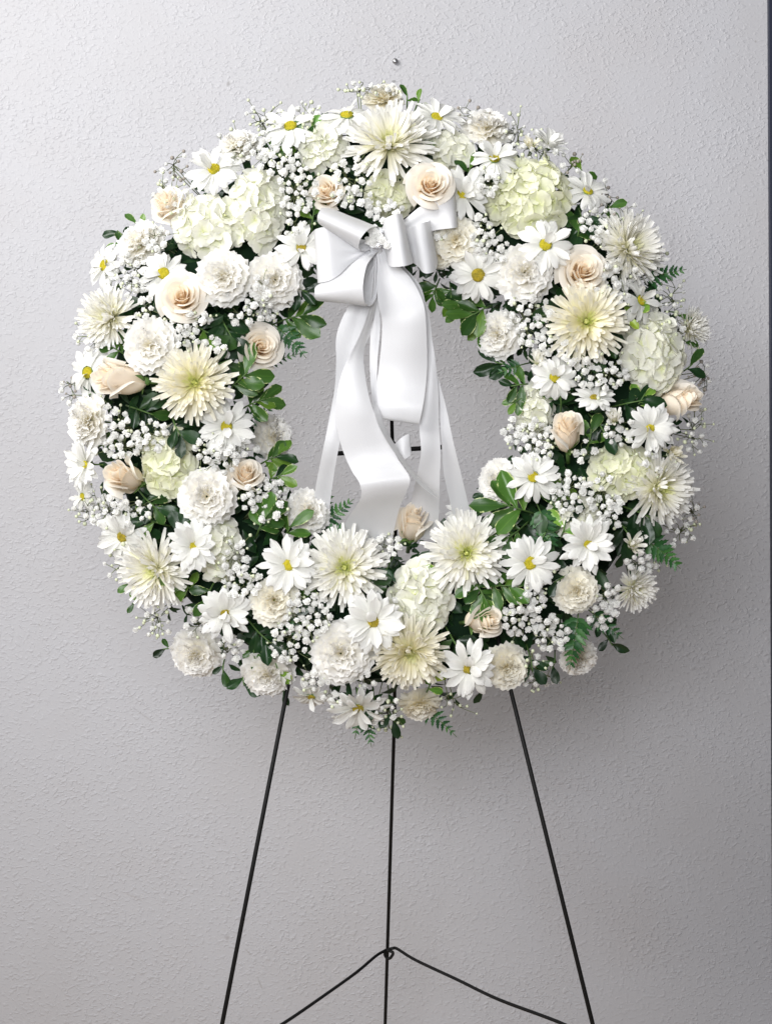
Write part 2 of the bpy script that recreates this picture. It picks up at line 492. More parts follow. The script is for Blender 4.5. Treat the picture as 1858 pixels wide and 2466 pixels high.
def leaf_grid(nu=5, nv=7, L=1.0, W=0.5, bend=0.15, fold=0.12, wave=0.03, shape='obovate', ph=0.0):
    u = np.linspace(-1, 1, nu)[:, None]; v = np.linspace(0, 1, nv)[None, :]
    if shape == 'obovate':
        wd = np.interp(v, [0, 0.15, 0.4, 0.65, 0.85, 0.95, 1], [0.10, 0.32, 0.78, 1.0, 0.80, 0.45, 0.08])
    else:
        wd = np.interp(v, [0, 0.15, 0.4, 0.7, 1], [0.15, 0.75, 1.0, 0.7, 0.02])
    x = L * v + 0 * u
    y = u * wd * W / 2
    z = fold * W * np.abs(u) * wd - bend * L * v ** 2 + wave * np.abs(u) * np.sin(9 * v + ph + 2 * u)
    return np.stack([x, y, z], -1)

LEAVES = {'v': [], 'y': [], 'd': []}
for kk, mm in (('v', M_LEAF), ('y', M_LEAFY), ('d', M_LEAFD)):
    for q in range(4):
        LEAVES[kk].append(grid_mesh('leaf', leaf_grid(7, 8, 1, ru(0.46, 0.60), ru(0.02, 0.28), ru(0.05, 0.3), ru(0.02, 0.05), 'obovate', q * 1.7), mm))

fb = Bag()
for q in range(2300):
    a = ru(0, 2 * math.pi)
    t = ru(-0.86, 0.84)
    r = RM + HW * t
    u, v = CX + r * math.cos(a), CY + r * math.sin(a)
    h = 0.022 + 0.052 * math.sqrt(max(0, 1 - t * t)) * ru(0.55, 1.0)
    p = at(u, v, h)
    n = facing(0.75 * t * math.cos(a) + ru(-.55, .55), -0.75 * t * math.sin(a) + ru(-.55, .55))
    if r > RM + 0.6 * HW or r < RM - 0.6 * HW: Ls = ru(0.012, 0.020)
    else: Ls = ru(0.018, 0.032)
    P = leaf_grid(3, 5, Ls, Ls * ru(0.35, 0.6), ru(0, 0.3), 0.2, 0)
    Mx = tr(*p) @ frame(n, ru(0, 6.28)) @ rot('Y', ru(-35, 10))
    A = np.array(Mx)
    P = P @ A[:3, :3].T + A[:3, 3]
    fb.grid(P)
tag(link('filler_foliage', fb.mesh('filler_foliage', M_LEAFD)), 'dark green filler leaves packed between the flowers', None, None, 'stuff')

# ------------------------------------------------------------------ flower pieces (unit radius, facing +Z)
def daisy_petal(W, rise, drop, notch, seed):
    r = np.random.default_rng(seed)
    nu, nv = 7, 8
    u = np.linspace(-1, 1, nu)[:, None]; v = np.array([0, .15, .32, .5, .68, .83, .94, 1.0])[None, :]
    wd = np.interp(v, [0, .3, .6, .8, .92, 1], [.42, .72, 1, .97, .76, .42])
    x = 0.12 + 0.88 * (v * (1 - 0.10 * u ** 2 * v ** 4)) - notch * np.exp(-(u / 0.25) ** 2) * v ** 8
    y = u * wd * W / 2 + 0.05 * r.uniform(-1, 1) * v ** 2
    z = rise * v - drop * v ** 2 - 0.022 * np.exp(-((np.abs(u) - .42) / .2) ** 2) * np.sin(np.pi * np.clip(v, 0, 1)) + 0.05 * (u ** 2) * v * r.uniform(-1, 1)
    return np.stack([x, y, z], -1)
DAISY_P = [grid_mesh('petal', daisy_petal(random.choice((.25, .28, .30, .33)), ru(.08, .28), ru(.05, .42), random.choice((0, .02, .05)), q), M_DAISY) for q in range(9)]

def disc_mesh(mat, seed):
    r = random.Random(seed)
    bg = Bag()
    nu, nv = 20, 7
    P = np.zeros((nu + 1, nv, 3))
    for i in range(nu + 1):
        for j in range(nv):
            a = 2 * math.pi * i / nu; q = (j / (nv - 1)) * math.pi / 2
            P[i, j] = (0.185 * math.sin(q) * math.cos(a), 0.185 * math.sin(q) * math.sin(a), 0.02 + 0.085 * math.cos(q) - 0.03 * math.exp(-(q / .35) ** 2))
    bg.grid(P)
    for k in range(95):          # disc florets on a sunflower spiral
        rr = 0.178 * math.sqrt((k + 0.5) / 95); a = k * 2.39996
        zz = 0.02 + 0.085 * math.sqrt(max(0, 1 - (rr / .19) ** 2)) - 0.03 * math.exp(-(rr / .06) ** 2)
        bg.blob((rr * math.cos(a), rr * math.sin(a), zz), r.uniform(.013, .019), 5, 3, 1.2)
    return bg.mesh('disc', mat)
DISC = {'y': disc_mesh(M_DISC, 1), 'o': disc_mesh(M_DISCO, 2)}

def calyx_mesh(r, depth, mat):
    bg = Bag()
    pts = [(r * .10, -depth - .55), (r * .16, -depth - .1), (r * .75, -depth), (r, -depth + .22)]
    P = np.zeros((11, 4, 3))
    for i in range(11):
        a = 2 * math.pi * i / 10
        for j, (rr, z) in enumerate(pts): P[i, j] = (rr * math.cos(a), rr * math.sin(a), z)
    bg.grid(P)
    return bg.mesh('calyx', mat)
CALYX_D = calyx_mesh(.22, 0.12, M_SEPAL)
CALYX_C = calyx_mesh(.30, 0.45, M_SEPAL)

def ray_petal(W, seed, curl):
    nu, nv = 3, 7
    u = np.linspace(-1, 1, nu)[:, None]; v = np.linspace(0, 1, nv)[None, :]
    wd = np.interp(v, [0, .3, .75, .92, 1], [.50, .78, 1, .95, .62])
    x = v + 0 * u
    y = u * wd * W / 2 + 0.06 * math.sin(seed * 2.1) * v ** 2
    z = 0.30 * W * u ** 2 + curl * v ** 2 + 0.02 * math.sin(seed) * np.sin(4 * v)
    return np.stack([x, y, z], -1)
RAYS = [ray_petal(.096 + .012 * (q % 3), q, (-.12, .02, .14, .26)[q % 4]) for q in range(8)]
RAY_ME = {'w': [grid_mesh('petal', P, M_MUM) for P in RAYS], 'c': [grid_mesh('petal', P, M_MUMY) for P in RAYS]}

def mum_inner(mat_is_cream, seed, green):
    r = random.Random(seed)
    bg = Bag()
    for k in range(74):
        f = k / 74
        pitch = 82 - 60 * f + r.uniform(-7, 7)
        Ls = (0.16 + 0.46 * f) * r.uniform(.85, 1.1)
        P = ray_petal(.15, k, r.uniform(.18, .5) * (1.1 - f * .8)) * Ls / 1.0
        P[..., 1] *= max(1, .7 / max(Ls, .1) * .6)
        Mx = rot('Z', k * 137.5) @ tr(0.03 + .12 * f, 0, .02) @ rot('Y', -pitch)
        A = np.array(Mx); P = P @ A[:3, :3].T + A[:3, 3]
        V, F, U = grid_parts(P)
        U = U.copy(); U[:, 1] = np.clip((0.0 if green else .25) + U[:, 1] * (.35 + .65 * f) + f * .35, 0, 1)
        bg.add(V, F, U)
    return bg
INNER = [mum_inner(False, q, q % 2 == 0).mesh('inner_petals', M_HEART) for q in range(4)]

def carn_petal(span, amp, k, ph, seed):
    r = np.random.default_rng(seed)
    nu, nv = 12, 5
    u = np.linspace(-1, 1, nu)[:, None]; v = np.array([0, .35, .65, .88, 1.0])[None, :]
    edge = 1 + 0.035 * np.where(np.arange(nu) % 2 == 0, 1, -1)[:, None] + r.uniform(-.02, .02, (nu, 1))
    rad = .04 + .96 * v * (1 + (edge - 1) * v ** 6) * (1 - .16 * u ** 4)
    an = u * span
    z = amp * v ** 1.6 * np.sin(k * np.pi * u + ph) + .8 * amp * v ** 3 * np.sin(2.6 * k * np.pi * u + 1.7 * ph) + .05 * v
    return np.stack([rad * np.cos(an), rad * np.sin(an), z], -1)
CARN_O = {}; CARN_I = {}
for kk, mm in (('w', M_CARN), ('y', M_CARNY)):
    CARN_O[kk] = [grid_mesh('petal', carn_petal(ru(.62, .80), ru(.06, .105), ru(1.4, 2.2), ru(0, 6), q), mm) for q in range(6)]
    CARN_I[kk] = [grid_mesh('petal', carn_petal(ru(.70, .95), ru(.12, .19), ru(1.5, 2.4), ru(0, 6), 50 + q), mm) for q in range(8)]

def rose_petal(r, top, base, span, curl, seed, twist=.07):
    q = np.random.default_rng(seed)
    nu, nv = 11, 9
    u = np.linspace(-1, 1, nu)[:, None]; v = np.linspace(0, 1, nv)[None, :]
    prof = np.interp(v, [0, .12, .35, .6, .82, 1], [.22, .58, .92, 1.02, .98, 1.0])
    rim = np.clip((v - .72) / .28, 0, 1)
    lob = 1 - .30 * np.abs(u) ** 3.2 + .03 * np.sin(3 * u + seed)
    peak = .06 * np.exp(-(u / .3) ** 2)
    rad = r * prof * (1 - .06 * np.abs(u)) + twist * u * v + curl * rim ** 1.7 * (1 + .3 * u * q.uniform(-1, 1))
    z = base + (top - base) * (v * lob + peak * v ** 4) - .55 * curl * rim ** 2.6
    an = u * span + 0 * v
    return np.stack([rad * np.cos(an), rad * np.sin(an), z + 0 * u], -1)
ROSE_L = [  # r, top, base, n, half-span, curl
    (.13, .60, -.45, 3, 1.35, .045), (.22, .59, -.55, 3, 1.30, .085), (.335, .53, -.65, 4, 1.10, .13),
    (.46, .43, -.75, 4, 1.02, .19), (.60, .29, -.80, 5, .95, .30)]
ROSE_ME = [[grid_mesh('petal', rose_petal(r, t, bs, sp, cu, 10 * i + q), M_ROSE if i < 3 else M_ROSEO) for q in range(3)] for i, (r, t, bs, n, sp, cu) in enumerate(ROSE_L)]
def rose_heart():
    nt, nv = 40, 5
    P = np.zeros((nt, nv, 3))
    for i in range(nt):
        a = i / (nt - 1) * 2 * math.pi * 2.6
        r = .012 + .085 * i / (nt - 1)
        for j in range(nv):
            v = j / (nv - 1)
            P[i, j] = (r * (.6 + .4 * v) * math.cos(a), r * (.6 + .4 * v) * math.sin(a), -.3 + (.93 - .05 * i / nt + .02 * math.sin(2.2 * a)) * v)
    return grid_mesh('rose_heart', P, M_ROSE)
HEART = rose_heart()
def rose_calyx():
    bg = Bag()
    bg.tube([(0, 0, -1.5), (0, 0, -1.0), (0, 0, -.92), (0, 0, -.78)], .085, 8)
    bg.blob((0, 0, -.88), .17, 8, 6, .9)
    for k in range(5):
        P = leaf_grid(3, 5, .55, .2, ru(-.9, .2), .1, 0, 'lance')
        Mx = rot('Z', 72 * k) @ tr(.08, 0, -.84) @ rot('Y', -ru(15, 45)); A = np.array(Mx)
        bg.grid(P @ A[:3, :3].T + A[:3, 3])
    return bg.mesh('calyx', M_SEPAL)
CALYX_R = rose_calyx()

def hyd_petal(seed):
    r = np.random.default_rng(seed)
    nu, nv = 5, 6
    u = np.linspace(-1, 1, nu)[:, None]; v = np.array([0, .22, .48, .74, .92, 1.0])[None, :]
    wd = np.interp(v, [0, .22, .48, .74, .92, 1], [.10, .55, .95, 1.0, .68, .20])
    x = v * (1 - .06 * u ** 2) + 0 * u
    y = u * wd * .56
    z = .20 * v - r.uniform(.02, .30) * v ** 2 + r.uniform(-.05, .16) * u ** 2 * wd + .05 * np.sin(3 * u + r.uniform(0, 6)) * v + .03 * np.sin(7 * v + r.uniform(0, 6)) * np.abs(u)
    return np.stack([x, y, z], -1)
HYD_ME = {'c': [grid_mesh('petal', hyd_petal(q), M_HYD) for q in range(8)], 'g': [grid_mesh('petal', hyd_petal(q), M_HYDG) for q in range(8)]}
bg = Bag(); bg.blob((0, 0, .07), .085, 7, 5); bg.tube([(0, 0, .05), (.03, 0, -.45), (0, .04, -1.1)], .05, 4)
FLORET = bg.mesh('floret', M_BEAD)

def blossom(seed):
    r = random.Random(seed)
    bg = Bag()
    n = 20
    bg.blob((0, 0, -.03), .74, 9, 7, .92)
    bg.U[-1][:, 1] = .6
    for k in range(n):
        f = k / n
        pitch = 74 - 84 * f + r.uniform(-10, 10)
        nu, nv = 4, 4
        u = np.linspace(-1, 1, nu)[:, None]; v = np.linspace(0, 1, nv)[None, :]
        wd = np.interp(v, [0, .4, .8, 1], [.25, .8, 1, .72])
        Ls = (.74 + .24 * f) * r.uniform(.88, 1.08)
        P = np.stack([Ls * v * (1 - .05 * u ** 2) + .04, u * wd * .40, .28 * v ** 2 + .1 * u ** 2 + .05 * np.sin(4 * u + k)], -1)
        Mx = rot('Z', k * 137.5 + r.uniform(-15, 15)) @ tr(0, 0, -.1) @ rot('Y', -pitch); A = np.array(Mx)
        bg.grid(P @ A[:3, :3].T + A[:3, 3])
    P = np.zeros((7, 3, 3))
    for i in range(7):
        a = 2 * math.pi * i / 6
        for j, (rr, z) in enumerate(((.06, -.75), (.30, -.5), (.42, -.05))): P[i, j] = (rr * math.cos(a), rr * math.sin(a), z)
    V, F, U = grid_parts(P); bg.add(V, F, np.zeros((len(V), 2)))
    return bg.mesh('blossom', M_BB)
BLOSSOM = [blossom(q) for q in range(6)]

# ------------------------------------------------------------------ flower builders
def root_at(name, u, v, R, nx, ny, dh, back=0.0):
    h = height(u, v) + dh
    o = link(name, None)
    o.empty_display_size = 0.01
    n = facing(nx, ny)
    p = at(u, v, h) - n * back
    o.matrix_basis = tr(*p) @ frame(n, 0 if name in ('hydrangea',) else ru(0, 6.28)) @ sc(R * S)
    return o

def daisy(u, v, R, nx, ny, dh, tone):
    o = root_at('daisy', u, v, R * 1.04, nx, ny, 0.012 + dh)
    n = random.choice((13, 14, 15))
    ph = ru(0, 360)
    cup = ru(-14, 26)
    for layer in range(2):
        m = n if layer == 0 else n - 1
        for k in range(m):
            a = ph + (k + .5 * layer) * 360 / m + ru(-7, 7)
            L = ru(.88, 1.04) * (1 if layer == 0 else ru(.82, .98))
            pitch = cup + (ru(-8, 10) if layer == 0 else ru(2, 20))
            if random.random() < .06: pitch += ru(25, 65); L *= .8
            link('petal', random.choice(DAISY_P), o, rot('Z', a) @ tr(0, 0, .01 + .02 * layer) @ rot('Y', -pitch) @ rot('X', ru(-16, 16)) @ sc(L, ru(.9, 1.12), 1))
    link('disc', DISC[tone], o, rot('X', ru(-5, 5)) @ tr(0, 0, .04) @ sc(ru(1.0, 1.2)))
    link('calyx', CALYX_D, o)
    return o

def mum(u, v, R, nx, ny, dh, tone):
    o = root_at('chrysanthemum', u, v, R * .96, nx, ny, 0.008 + dh)
    incurved = 'i' in tone
    key = 'c' if 'c' in tone else 'w'
    n = 168
    for k in range(n):
        f = k / n
        pitch = 50 - 58 * f + ru(-8, 8) + (14 if incurved else 0)
        L = (.66 + .36 * f) * ru(.88, 1.06)
        a = k * 137.5 + ru(-8, 8)
        link('petal', random.choice(RAY_ME[key]), o, rot('Z', a) @ tr(.10, 0, .06 - .10 * f) @ rot('Y', -pitch) @ rot('X', ru(-25, 25)) @ sc(L, ru(.95, 1.25), 1))
    x = link('inner_petals', INNER[random.choice((0, 2)) if 'g' in tone else random.choice((1, 3))], o, rot('Z', ru(0, 360)) @ sc(.98))
    x['kind'] = 'stuff'
    link('calyx', CALYX_D, o, tr(0, 0, -.06))
    return o

def carnation(u, v, R, nx, ny, dh, tone):
    o = root_at('carnation', u, v, R * 1.04, nx, ny, 0.008 + dh)
    for (n, p0, p1, L0, L1, z, kind) in ((9, -10, 8, .94, 1.04, -.20, 0), (9, 10, 24, .84, .96, -.12, 0), (9, 24, 40, .70, .82, -.04, 0), (8, 34, 54, .54, .68, .04, 1), (7, 46, 70, .40, .54, .10, 1), (4, 60, 85, .30, .42, .14, 1)):
        ph = ru(0, 360)
        for k in range(n):
            me = random.choice((CARN_I if kind else CARN_O)[tone])
            L = ru(L0, L1)
            link('petal', me, o, rot('Z', ph + k * 360 / n + ru(-12, 12)) @ tr(.03, 0, z) @ rot('Y', -ru(p0, p1)) @ rot('X', ru(-14, 14) * (2 if kind else 1)) @ sc(L))
    link('calyx', CALYX_C, o)
    return o

def rose(u, v, R, nx, ny, dh, tone):
    o = root_at('rose', u, v, R * (1.12 if tone == 'b' else 1.04), nx, ny, 0.016 + dh, back=R * S * (.0 if tone == 'b' else .25))
    for i, (r, t, bs, n, sp, cu) in enumerate(ROSE_L):
        if tone == 'b' and i == 4: n = 2
        ph = ru(0, 360)
        if tone == 'o': s, zs, tilt = 1 + .04 * (i / 4), 1.05, 1.7 * i
        elif tone == 'm': s, zs, tilt = 1 - .02 * (i / 4), 1.1, .5 * i
        else: s, zs, tilt = .93 - .02 * i, 1.30, -1.6 * i
        for k in range(n):
            link('petal', random.choice(ROSE_ME[i]), o, rot('Z', ph + k * 360 / n + ru(-8, 8)) @ rot('Y', ru(-2, 3) + tilt) @ sc(s * ru(.97, 1.03), s * ru(.97, 1.03), zs))
    link('rose_heart', HEART, o, sc(1.1, 1.1, 1.2 if tone == 'b' else 1))
    link('calyx', CALYX_R, o, sc(1, 1, 1.22 if tone == 'b' else 1))
    return o

def hydrangea(u, v, R, nx, ny, dh, tone, Ry=None):
    Ry = Ry or R
    o = root_at('hydrangea', u, v, 1.0, nx, ny, -0.010 + dh)
    big = max(R, Ry)
    n = int(round(16.5 * (R * Ry / 4900) ** .75)) + 4
    N = int(n * 1.75)
    fr = 30 + .09 * (R + Ry) / 2     # floret radius in layout units
    for k in range(n):
        zz = 1 - (k + .5) / N * 2 * .92
        a = k * 2.39996 + ru(-.2, .2)
        s = math.sqrt(max(0, 1 - zz * zz))
        d = Vector((s * math.cos(a), s * math.sin(a), max(zz, -.2)))
        q = ru(.80, 1.0)
        p = Vector((d.x * (R - fr * .50) * q, d.y * (Ry - fr * .55) * q, d.z * .62 * min(R, Ry) * q))
        nn = Vector((d.x * .9 / max(.6, R / big), d.y * .9, d.z + .35)) + Vector((ru(-.3, .3), ru(-.3, .3), 0))
        f = link('floret', FLORET, o, tr(*p) @ frame(nn, ru(0, 6.28)) @ sc(fr * ru(.80, 1.04)))
        for j in range(4):
            link('petal', random.choice(HYD_ME[tone]), f, rot('Z', 90 * j + ru(-9, 9)) @ tr(.02, 0, .02 * (j % 2)) @ rot('Y', -ru(2, 30)) @ rot('X', ru(-10, 10)) @ sc(ru(.9, 1.06)))
    return o

def bud(u, v, R, nx, ny, dh, tone):
    o = root_at('chrysanthemum_bud', u, v, R, nx, ny, 0.012 + dh)
    for k in range(22):
        f = k / 22
        link('petal', random.choice(RAY_ME['c' if tone == 'c' else 'w']), o, rot('Z', k * 137.5) @ tr(.10 + .1 * f, 0, -.1) @ rot('Y', -(88 - 48 * f + ru(-6, 6))) @ sc(ru(.85, 1.1), 2.4, 2.0))
    link('calyx', CALYX_D, o, sc(1.6, 1.6, 1.4))
    return o

# kind, x, y, radius, facing x, facing y, extra height, tone, label
FL = [
 # daisies
 ('d', 515, 411, 70, -.05, .42, .006, 'y', 'upright daisy over two pale hydrangeas, upper left rim'),
 ('d', 255, 640, 60, -.66, .12, .016, 'y', 'bluish white daisy in profile, left rim under leaf tips'),
 ('d', 700, 308, 70, -.1, .58, .004, 'y', 'wide daisy on the top left rim'),
 ('d', 835, 282, 72, -.02, .72, .004, 'y', 'cupped daisy opening upward left of the top chrysanthemum'),
 ('d', 725, 597, 58, .12, .02, .004, 'o', 'thin-petalled daisy touching the left bow loop'),
 ('d', 1050, 286, 66, .25, .60, 0, 'y', 'daisy right of the top spider chrysanthemum'),
 ('d', 1190, 384, 62, .05, .48, .006, 'y', 'daisy with tall upper petals beside the largest hydrangea'),
 ('d', 1316, 354, 52, .42, .62, 0, 'o', 'creamy daisy in profile on the upper right rim'),
 ('d', 1112, 468, 66, .12, .06, -.004, 'y', 'daisy tucked beside the peach rose and ribbon loop'),
 ('d', 1412, 464, 60, .32, .58, .002, 'y', 'daisy opening upward below a single green leaf'),
 ('d', 1312, 591, 68, .0, .14, .010, 'y', 'daisy under the largest greenish hydrangea'),
 ('d', 1150, 662, 68, -.05, -.22, .008, 'o', 'brown-eyed daisy on the inner rim right of the bow'),
 ('d', 394, 660, 62, .0, .28, 0, 'y', 'cream daisy just above the open left rose'),
 ('d', 1540, 725, 60, .55, .22, 0, 'y', 'loose daisy above the right hand hydrangea'),
 ('d', 1334, 909, 58, .05, -.08, .006, 'y', 'daisy below the yellow spider chrysanthemum'),
 ('d', 1430, 962, 50, .05, .72, 0, 'o', 'half-open daisy among dark leaves, right side'),
 ('d', 1563, 1032, 62, .12, .0, .008, 'y', 'yellow-eyed daisy below the blush rosebud at right'),
 ('d', 1283, 1149, 64, -.1, .04, .012, 'y', 'golden-eyed daisy over the right inner carnation'),
 ('d', 1413, 1310, 68, .02, .0, .012, 'y', 'round full daisy at lower right, hydrangea behind it'),
 ('d', 1275, 1356, 68, .0, .02, .008, 'y', 'daisy between spider chrysanthemum and round full daisy'),
 ('d', 1128, 1608, 68, -.02, -.06, .008, 'o', 'daisy with one petal folded across its eye'),
 ('d', 899, 1498, 74, .0, .0, .014, 'o', 'large front-facing daisy at bottom centre'),
 ('d', 696, 1361, 70, .0, .12, .010, 'y', 'bright daisy with yellow eye over lime leaves'),
 ('d', 541, 1477, 68, .0, -.02, .004, 'o', 'shaded daisy with dark golden eye, lower left'),
 ('d', 749, 1675, 50, -.1, -.80, -.006, 'o', 'shadowed drooping daisy beside the left easel leg'),
 ('d', 862, 1700, 72, .05, -.74, .004, 'o', 'hanging daisy at the very bottom of the wreath'),
 ('d', 466, 1316, 64, .18, .10, .010, 'y', 'daisy leaning right over the lower left chrysanthemum'),
 ('d', 298, 1292, 66, -.40, -.32, 0, 'o', 'drooping daisy on the lower left outer rim'),
 ('d', 212, 1118, 62, -.66, .0, .014, 'y', 'profile daisy under the left rim carnation'),
 ('d', 215, 898, 70, -.55, .0, .004, 'y', 'bluish daisy left of the egg-shaped rosebud'),
 ('d', 545, 1028, 66, .10, .12, .006, 'y', 'daisy below the yellowish left chrysanthemum'),
 ('d', 202, 1196, 44, -.7, -.1, .010, 'y', 'small ragged daisy low on the left rim'),
 ('d', 1107, 1236, 36, -.1, .6, -.004, 'o', 'small daisy peeping above the lower spider chrysanthemum'),
 # chrysanthemums
 ('m', 937, 346, 106, .0, .45, .012, 'w', 'big white spider chrysanthemum at top centre'),
 ('m', 1510, 600, 94, .56, .15, .008, 'w', 'white spider chrysanthemum in profile, upper right rim'),
 ('m', 1411, 776, 96, .0, .0, .008, 'cg', 'yellowish spider chrysanthemum below the right open rose'),
 ('m', 1583, 1176, 94, .50, -.10, 0, 'g', 'spider chrysanthemum spreading over the right rim'),
 ('m', 1122, 1332, 98, .0, .08, .010, 'g', 'spider chrysanthemum with lime heart, bottom inner rim'),
 ('m', 986, 1570, 92, .10, -.38, .004, 'c', 'shaggy cream chrysanthemum hanging under bottom hydrangea'),
 ('m', 830, 1367, 96, .03, .12, .010, 'g', 'spider chrysanthemum under the ribbon tail, lime heart'),
 ('m', 376, 1372, 96, -.45, -.18, .002, 'w', 'white shaggy chrysanthemum on the lower left rim'),
 ('m', 265, 766, 80, -.40, .10, .006, 'wi', 'incurved white chrysanthemum on the left rim'),
 ('m', 469, 922, 92, .0, .0, .008, 'cg', 'yellowish chrysanthemum right of the egg-shaped rosebud'),
 ('m', 1524, 1416, 58, .42, -.26, .010, 'wi', 'small cushion chrysanthemum on the lower right rim'),
 ('m', 1658, 792, 54, .60, .10, .012, 'wi', 'small chrysanthemum in profile, far right rim'),
 # carnations
 ('c', 337, 585, 58, -.38, .45, 0, 'w', 'ivory carnation under baby\'s breath, upper left rim'),
 ('c', 574, 348, 48, -.2, .68, 0, 'w', 'pale carnation right of the upright daisy'),
 ('c', 925, 236, 48, .0, .80, -.008, 'y', 'ivory carnation at the very top'),
 ('c', 538, 667, 63, .0, .10, .008, 'w', 'full white carnation below two pale hydrangeas'),
 ('c', 662, 675, 62, .14, -.04, .006, 'w', 'white carnation on the inner rim left of the bow'),
 ('c', 1172, 309, 58, .1, .66, 0, 'w', 'creamy carnation on the top right rim'),
 ('c', 1097, 579, 54, -.08, .05, .004, 'y', 'crinkled cream carnation touching the right bow loops'),
 ('c', 1060, 618, 28, -.2, -.1, .006, 'y', 'tiny wilted tan carnation beside the right bow loop'),
 ('c', 1262, 657, 64, .0, .0, .008, 'w', 'large white carnation left of the right open rose'),
 ('c', 1198, 806, 56, -.55, .0, .002, 'w', 'carnation turned inward on the right inner rim'),
 ('c', 1198, 1161, 52, -.55, .05, 0, 'w', 'carnation facing the hole behind golden-eyed daisy'),
 ('c', 1386, 1422, 52, .12, -.12, .004, 'y', 'tight ivory carnation below the round full daisy'),
 ('c', 1395, 1587, 46, .32, -.52, .002, 'w', 'half-shaded carnation at the lower right edge'),
 ('c', 1219, 1607, 54, .2, -.25, .002, 'y', 'ivory carnation above the right easel leg'),
 ('c', 821, 1573, 70, -.05, -.05, .008, 'w', 'large ruffled carnation below left of bottom daisy'),
 ('c', 661, 1446, 56, .0, .15, .004, 'y', 'buttery carnation under the lime leaves'),
 ('c', 743, 1229, 52, .30, .20, .004, 'w', 'carnation on the lower left inner rim by ferns'),
 ('c', 472, 1576, 62, -.20, -.40, .002, 'w', 'loose blush carnation at the lower left edge'),
 ('c', 643, 1624, 60, .0, -.50, .002, 'w', 'nodding carnation above the left easel leg'),
 ('c', 1010, 1699, 48, .1, -.78, -.006, 'y', 'shaded carnation beside the middle easel leg'),
 ('c', 499, 1196, 65, .0, .02, .008, 'w', 'open carnation with ruffled heart, left side'),
 ('c', 212, 1014, 62, -.66, .0, .014, 'w', 'bluish white carnation in profile, left rim'),
 ('c', 361, 832, 62, -.08, .0, .008, 'w', 'round carnation above the egg-shaped rosebud'),
 ('c', 659, 1052, 54, .68, .15, 0, 'w', 'carnation facing the hole on the left inner rim'),
 # roses
 ('r', 398, 486, 54, -.55, .45, .004, 'm', 'pale rose on the upper left rim above leaves'),
 ('r', 783, 459, 48, -.35, .15, -.002, 'm', 'small peach rose among baby\'s breath above the bow'),
 ('r', 1036, 442, 56, .05, .10, .026, 'o', 'peach rose above the right bow loops'),
 ('r', 1405, 650, 62, .10, .10, .010, 'o', 'open peach-hearted rose, right side'),
 ('r', 1640, 963, 54, .70, .12, .002, 'b', 'blush rosebud on the right rim'),
 ('r', 1364, 1036, 52, -.12, .66, .010, 'b', 'upright blush rosebud beside a curved leaf'),
 ('r', 1165, 1494, 52, .48, .12, -.002, 'b', 'cream rosebud under a leafy sprig, lower right'),
 ('r', 994, 1256, 54, .10, .66, .020, 'b', 'cream rosebud at the inner bottom rim'),
 ('r', 590, 1136, 48, .08, .55, .002, 'm', 'peach rosebud right of the open left carnation'),
 ('r', 296, 1148, 54, -.48, .22, .002, 'b', 'cream rosebud leaning left beside greenish hydrangea'),
 ('r', 280, 912, 62, -.78, .02, .008, 'b', 'egg-shaped blush rosebud on the left side'),
 ('r', 436, 712, 60, .02, .12, .010, 'o', 'open blush rose, left side'),
 ('r', 628, 835, 60, .30, -.02, .006, 'm', 'cream rose on the left inner rim by fern'),
 # hydrangeas: radius may be a pair
 ('h', 500, 545, (86, 80), -.1, .1, 0, 'c', 'pale hydrangea above the full white carnation'),
 ('h', 620, 505, (72, 104), .0, .1, 0, 'c', 'tall cream hydrangea left of the bow'),
 ('h', 775, 357, (58, 58), .0, .25, 0, 'c', 'small cream hydrangea left of top chrysanthemum'),
 ('h', 940, 470, (68, 52), .0, -.1, -.006, 'g', 'greenish hydrangea right behind the bow knot'),
 ('h', 1079, 368, (60, 54), .1, .25, 0, 'c', 'pale hydrangea above the peach bow rose'),
 ('h', 1275, 478, (108, 102), .1, .12, 0, 'g', 'largest greenish hydrangea, upper right'),
 ('h', 1570, 855, (80, 112), .28, .0, 0, 'c', 'tall creamy white hydrangea on the right side'),
 ('h', 1287, 985, (48, 66), -.2, .0, -.004, 'c', 'creamy hydrangea behind the upright blush rosebud'),
 ('h', 1499, 1135, (84, 68), .1, .0, 0, 'g', 'greenish hydrangea below the yellow-eyed right daisy'),
 ('h', 1376, 1240, (62, 52), .0, .1, -.004, 'c', 'white hydrangea behind the round full daisy'),
 ('h', 1014, 1438, (76, 90), .0, -.05, .002, 'c', 'white hydrangea between bottom daisy and leafy sprig'),
 ('h', 530, 1325, (54, 82), .0, -.05, 0, 'c', 'cream hydrangea below the open left carnation'),
 ('h', 405, 1115, (66, 88), -.15, .0, 0, 'g', 'greenish hydrangea left of the open carnation'),
 # buds
 ('b', 1277, 354, 26, -.1, .5, .004, 'c', 'closed creamy bud left of the rim daisy, upper right'),
 ('b', 1478, 1011, 34, -.2, .4, .006, 'w', 'closed white bud beside the yellow-eyed right daisy'),
 ('b', 1616, 1092, 34, .25, .15, .004, 'c', 'small cream bud above the right rim chrysanthemum'),
 ('b', 1521, 1313, 36, .30, .3, .004, 'w', 'half-open white bud right of the round full daisy'),
 ('b', 1296, 872, 34, -.2, .6, .002, 'w', 'closed white bud peeping over the inward carnation'),
]
BUILD = {'d': (daisy, 'daisy', 'white daisies in the wreath'), 'm': (mum, 'chrysanthemum', 'chrysanthemums in the wreath'),
         'c': (carnation, 'carnation', 'carnations in the wreath'), 'r': (rose, 'rose', 'pale roses in the wreath'),
         'h': (hydrangea, 'hydrangea', 'hydrangea heads in the wreath'), 'b': (bud, 'flower bud', 'closed buds in the wreath')}
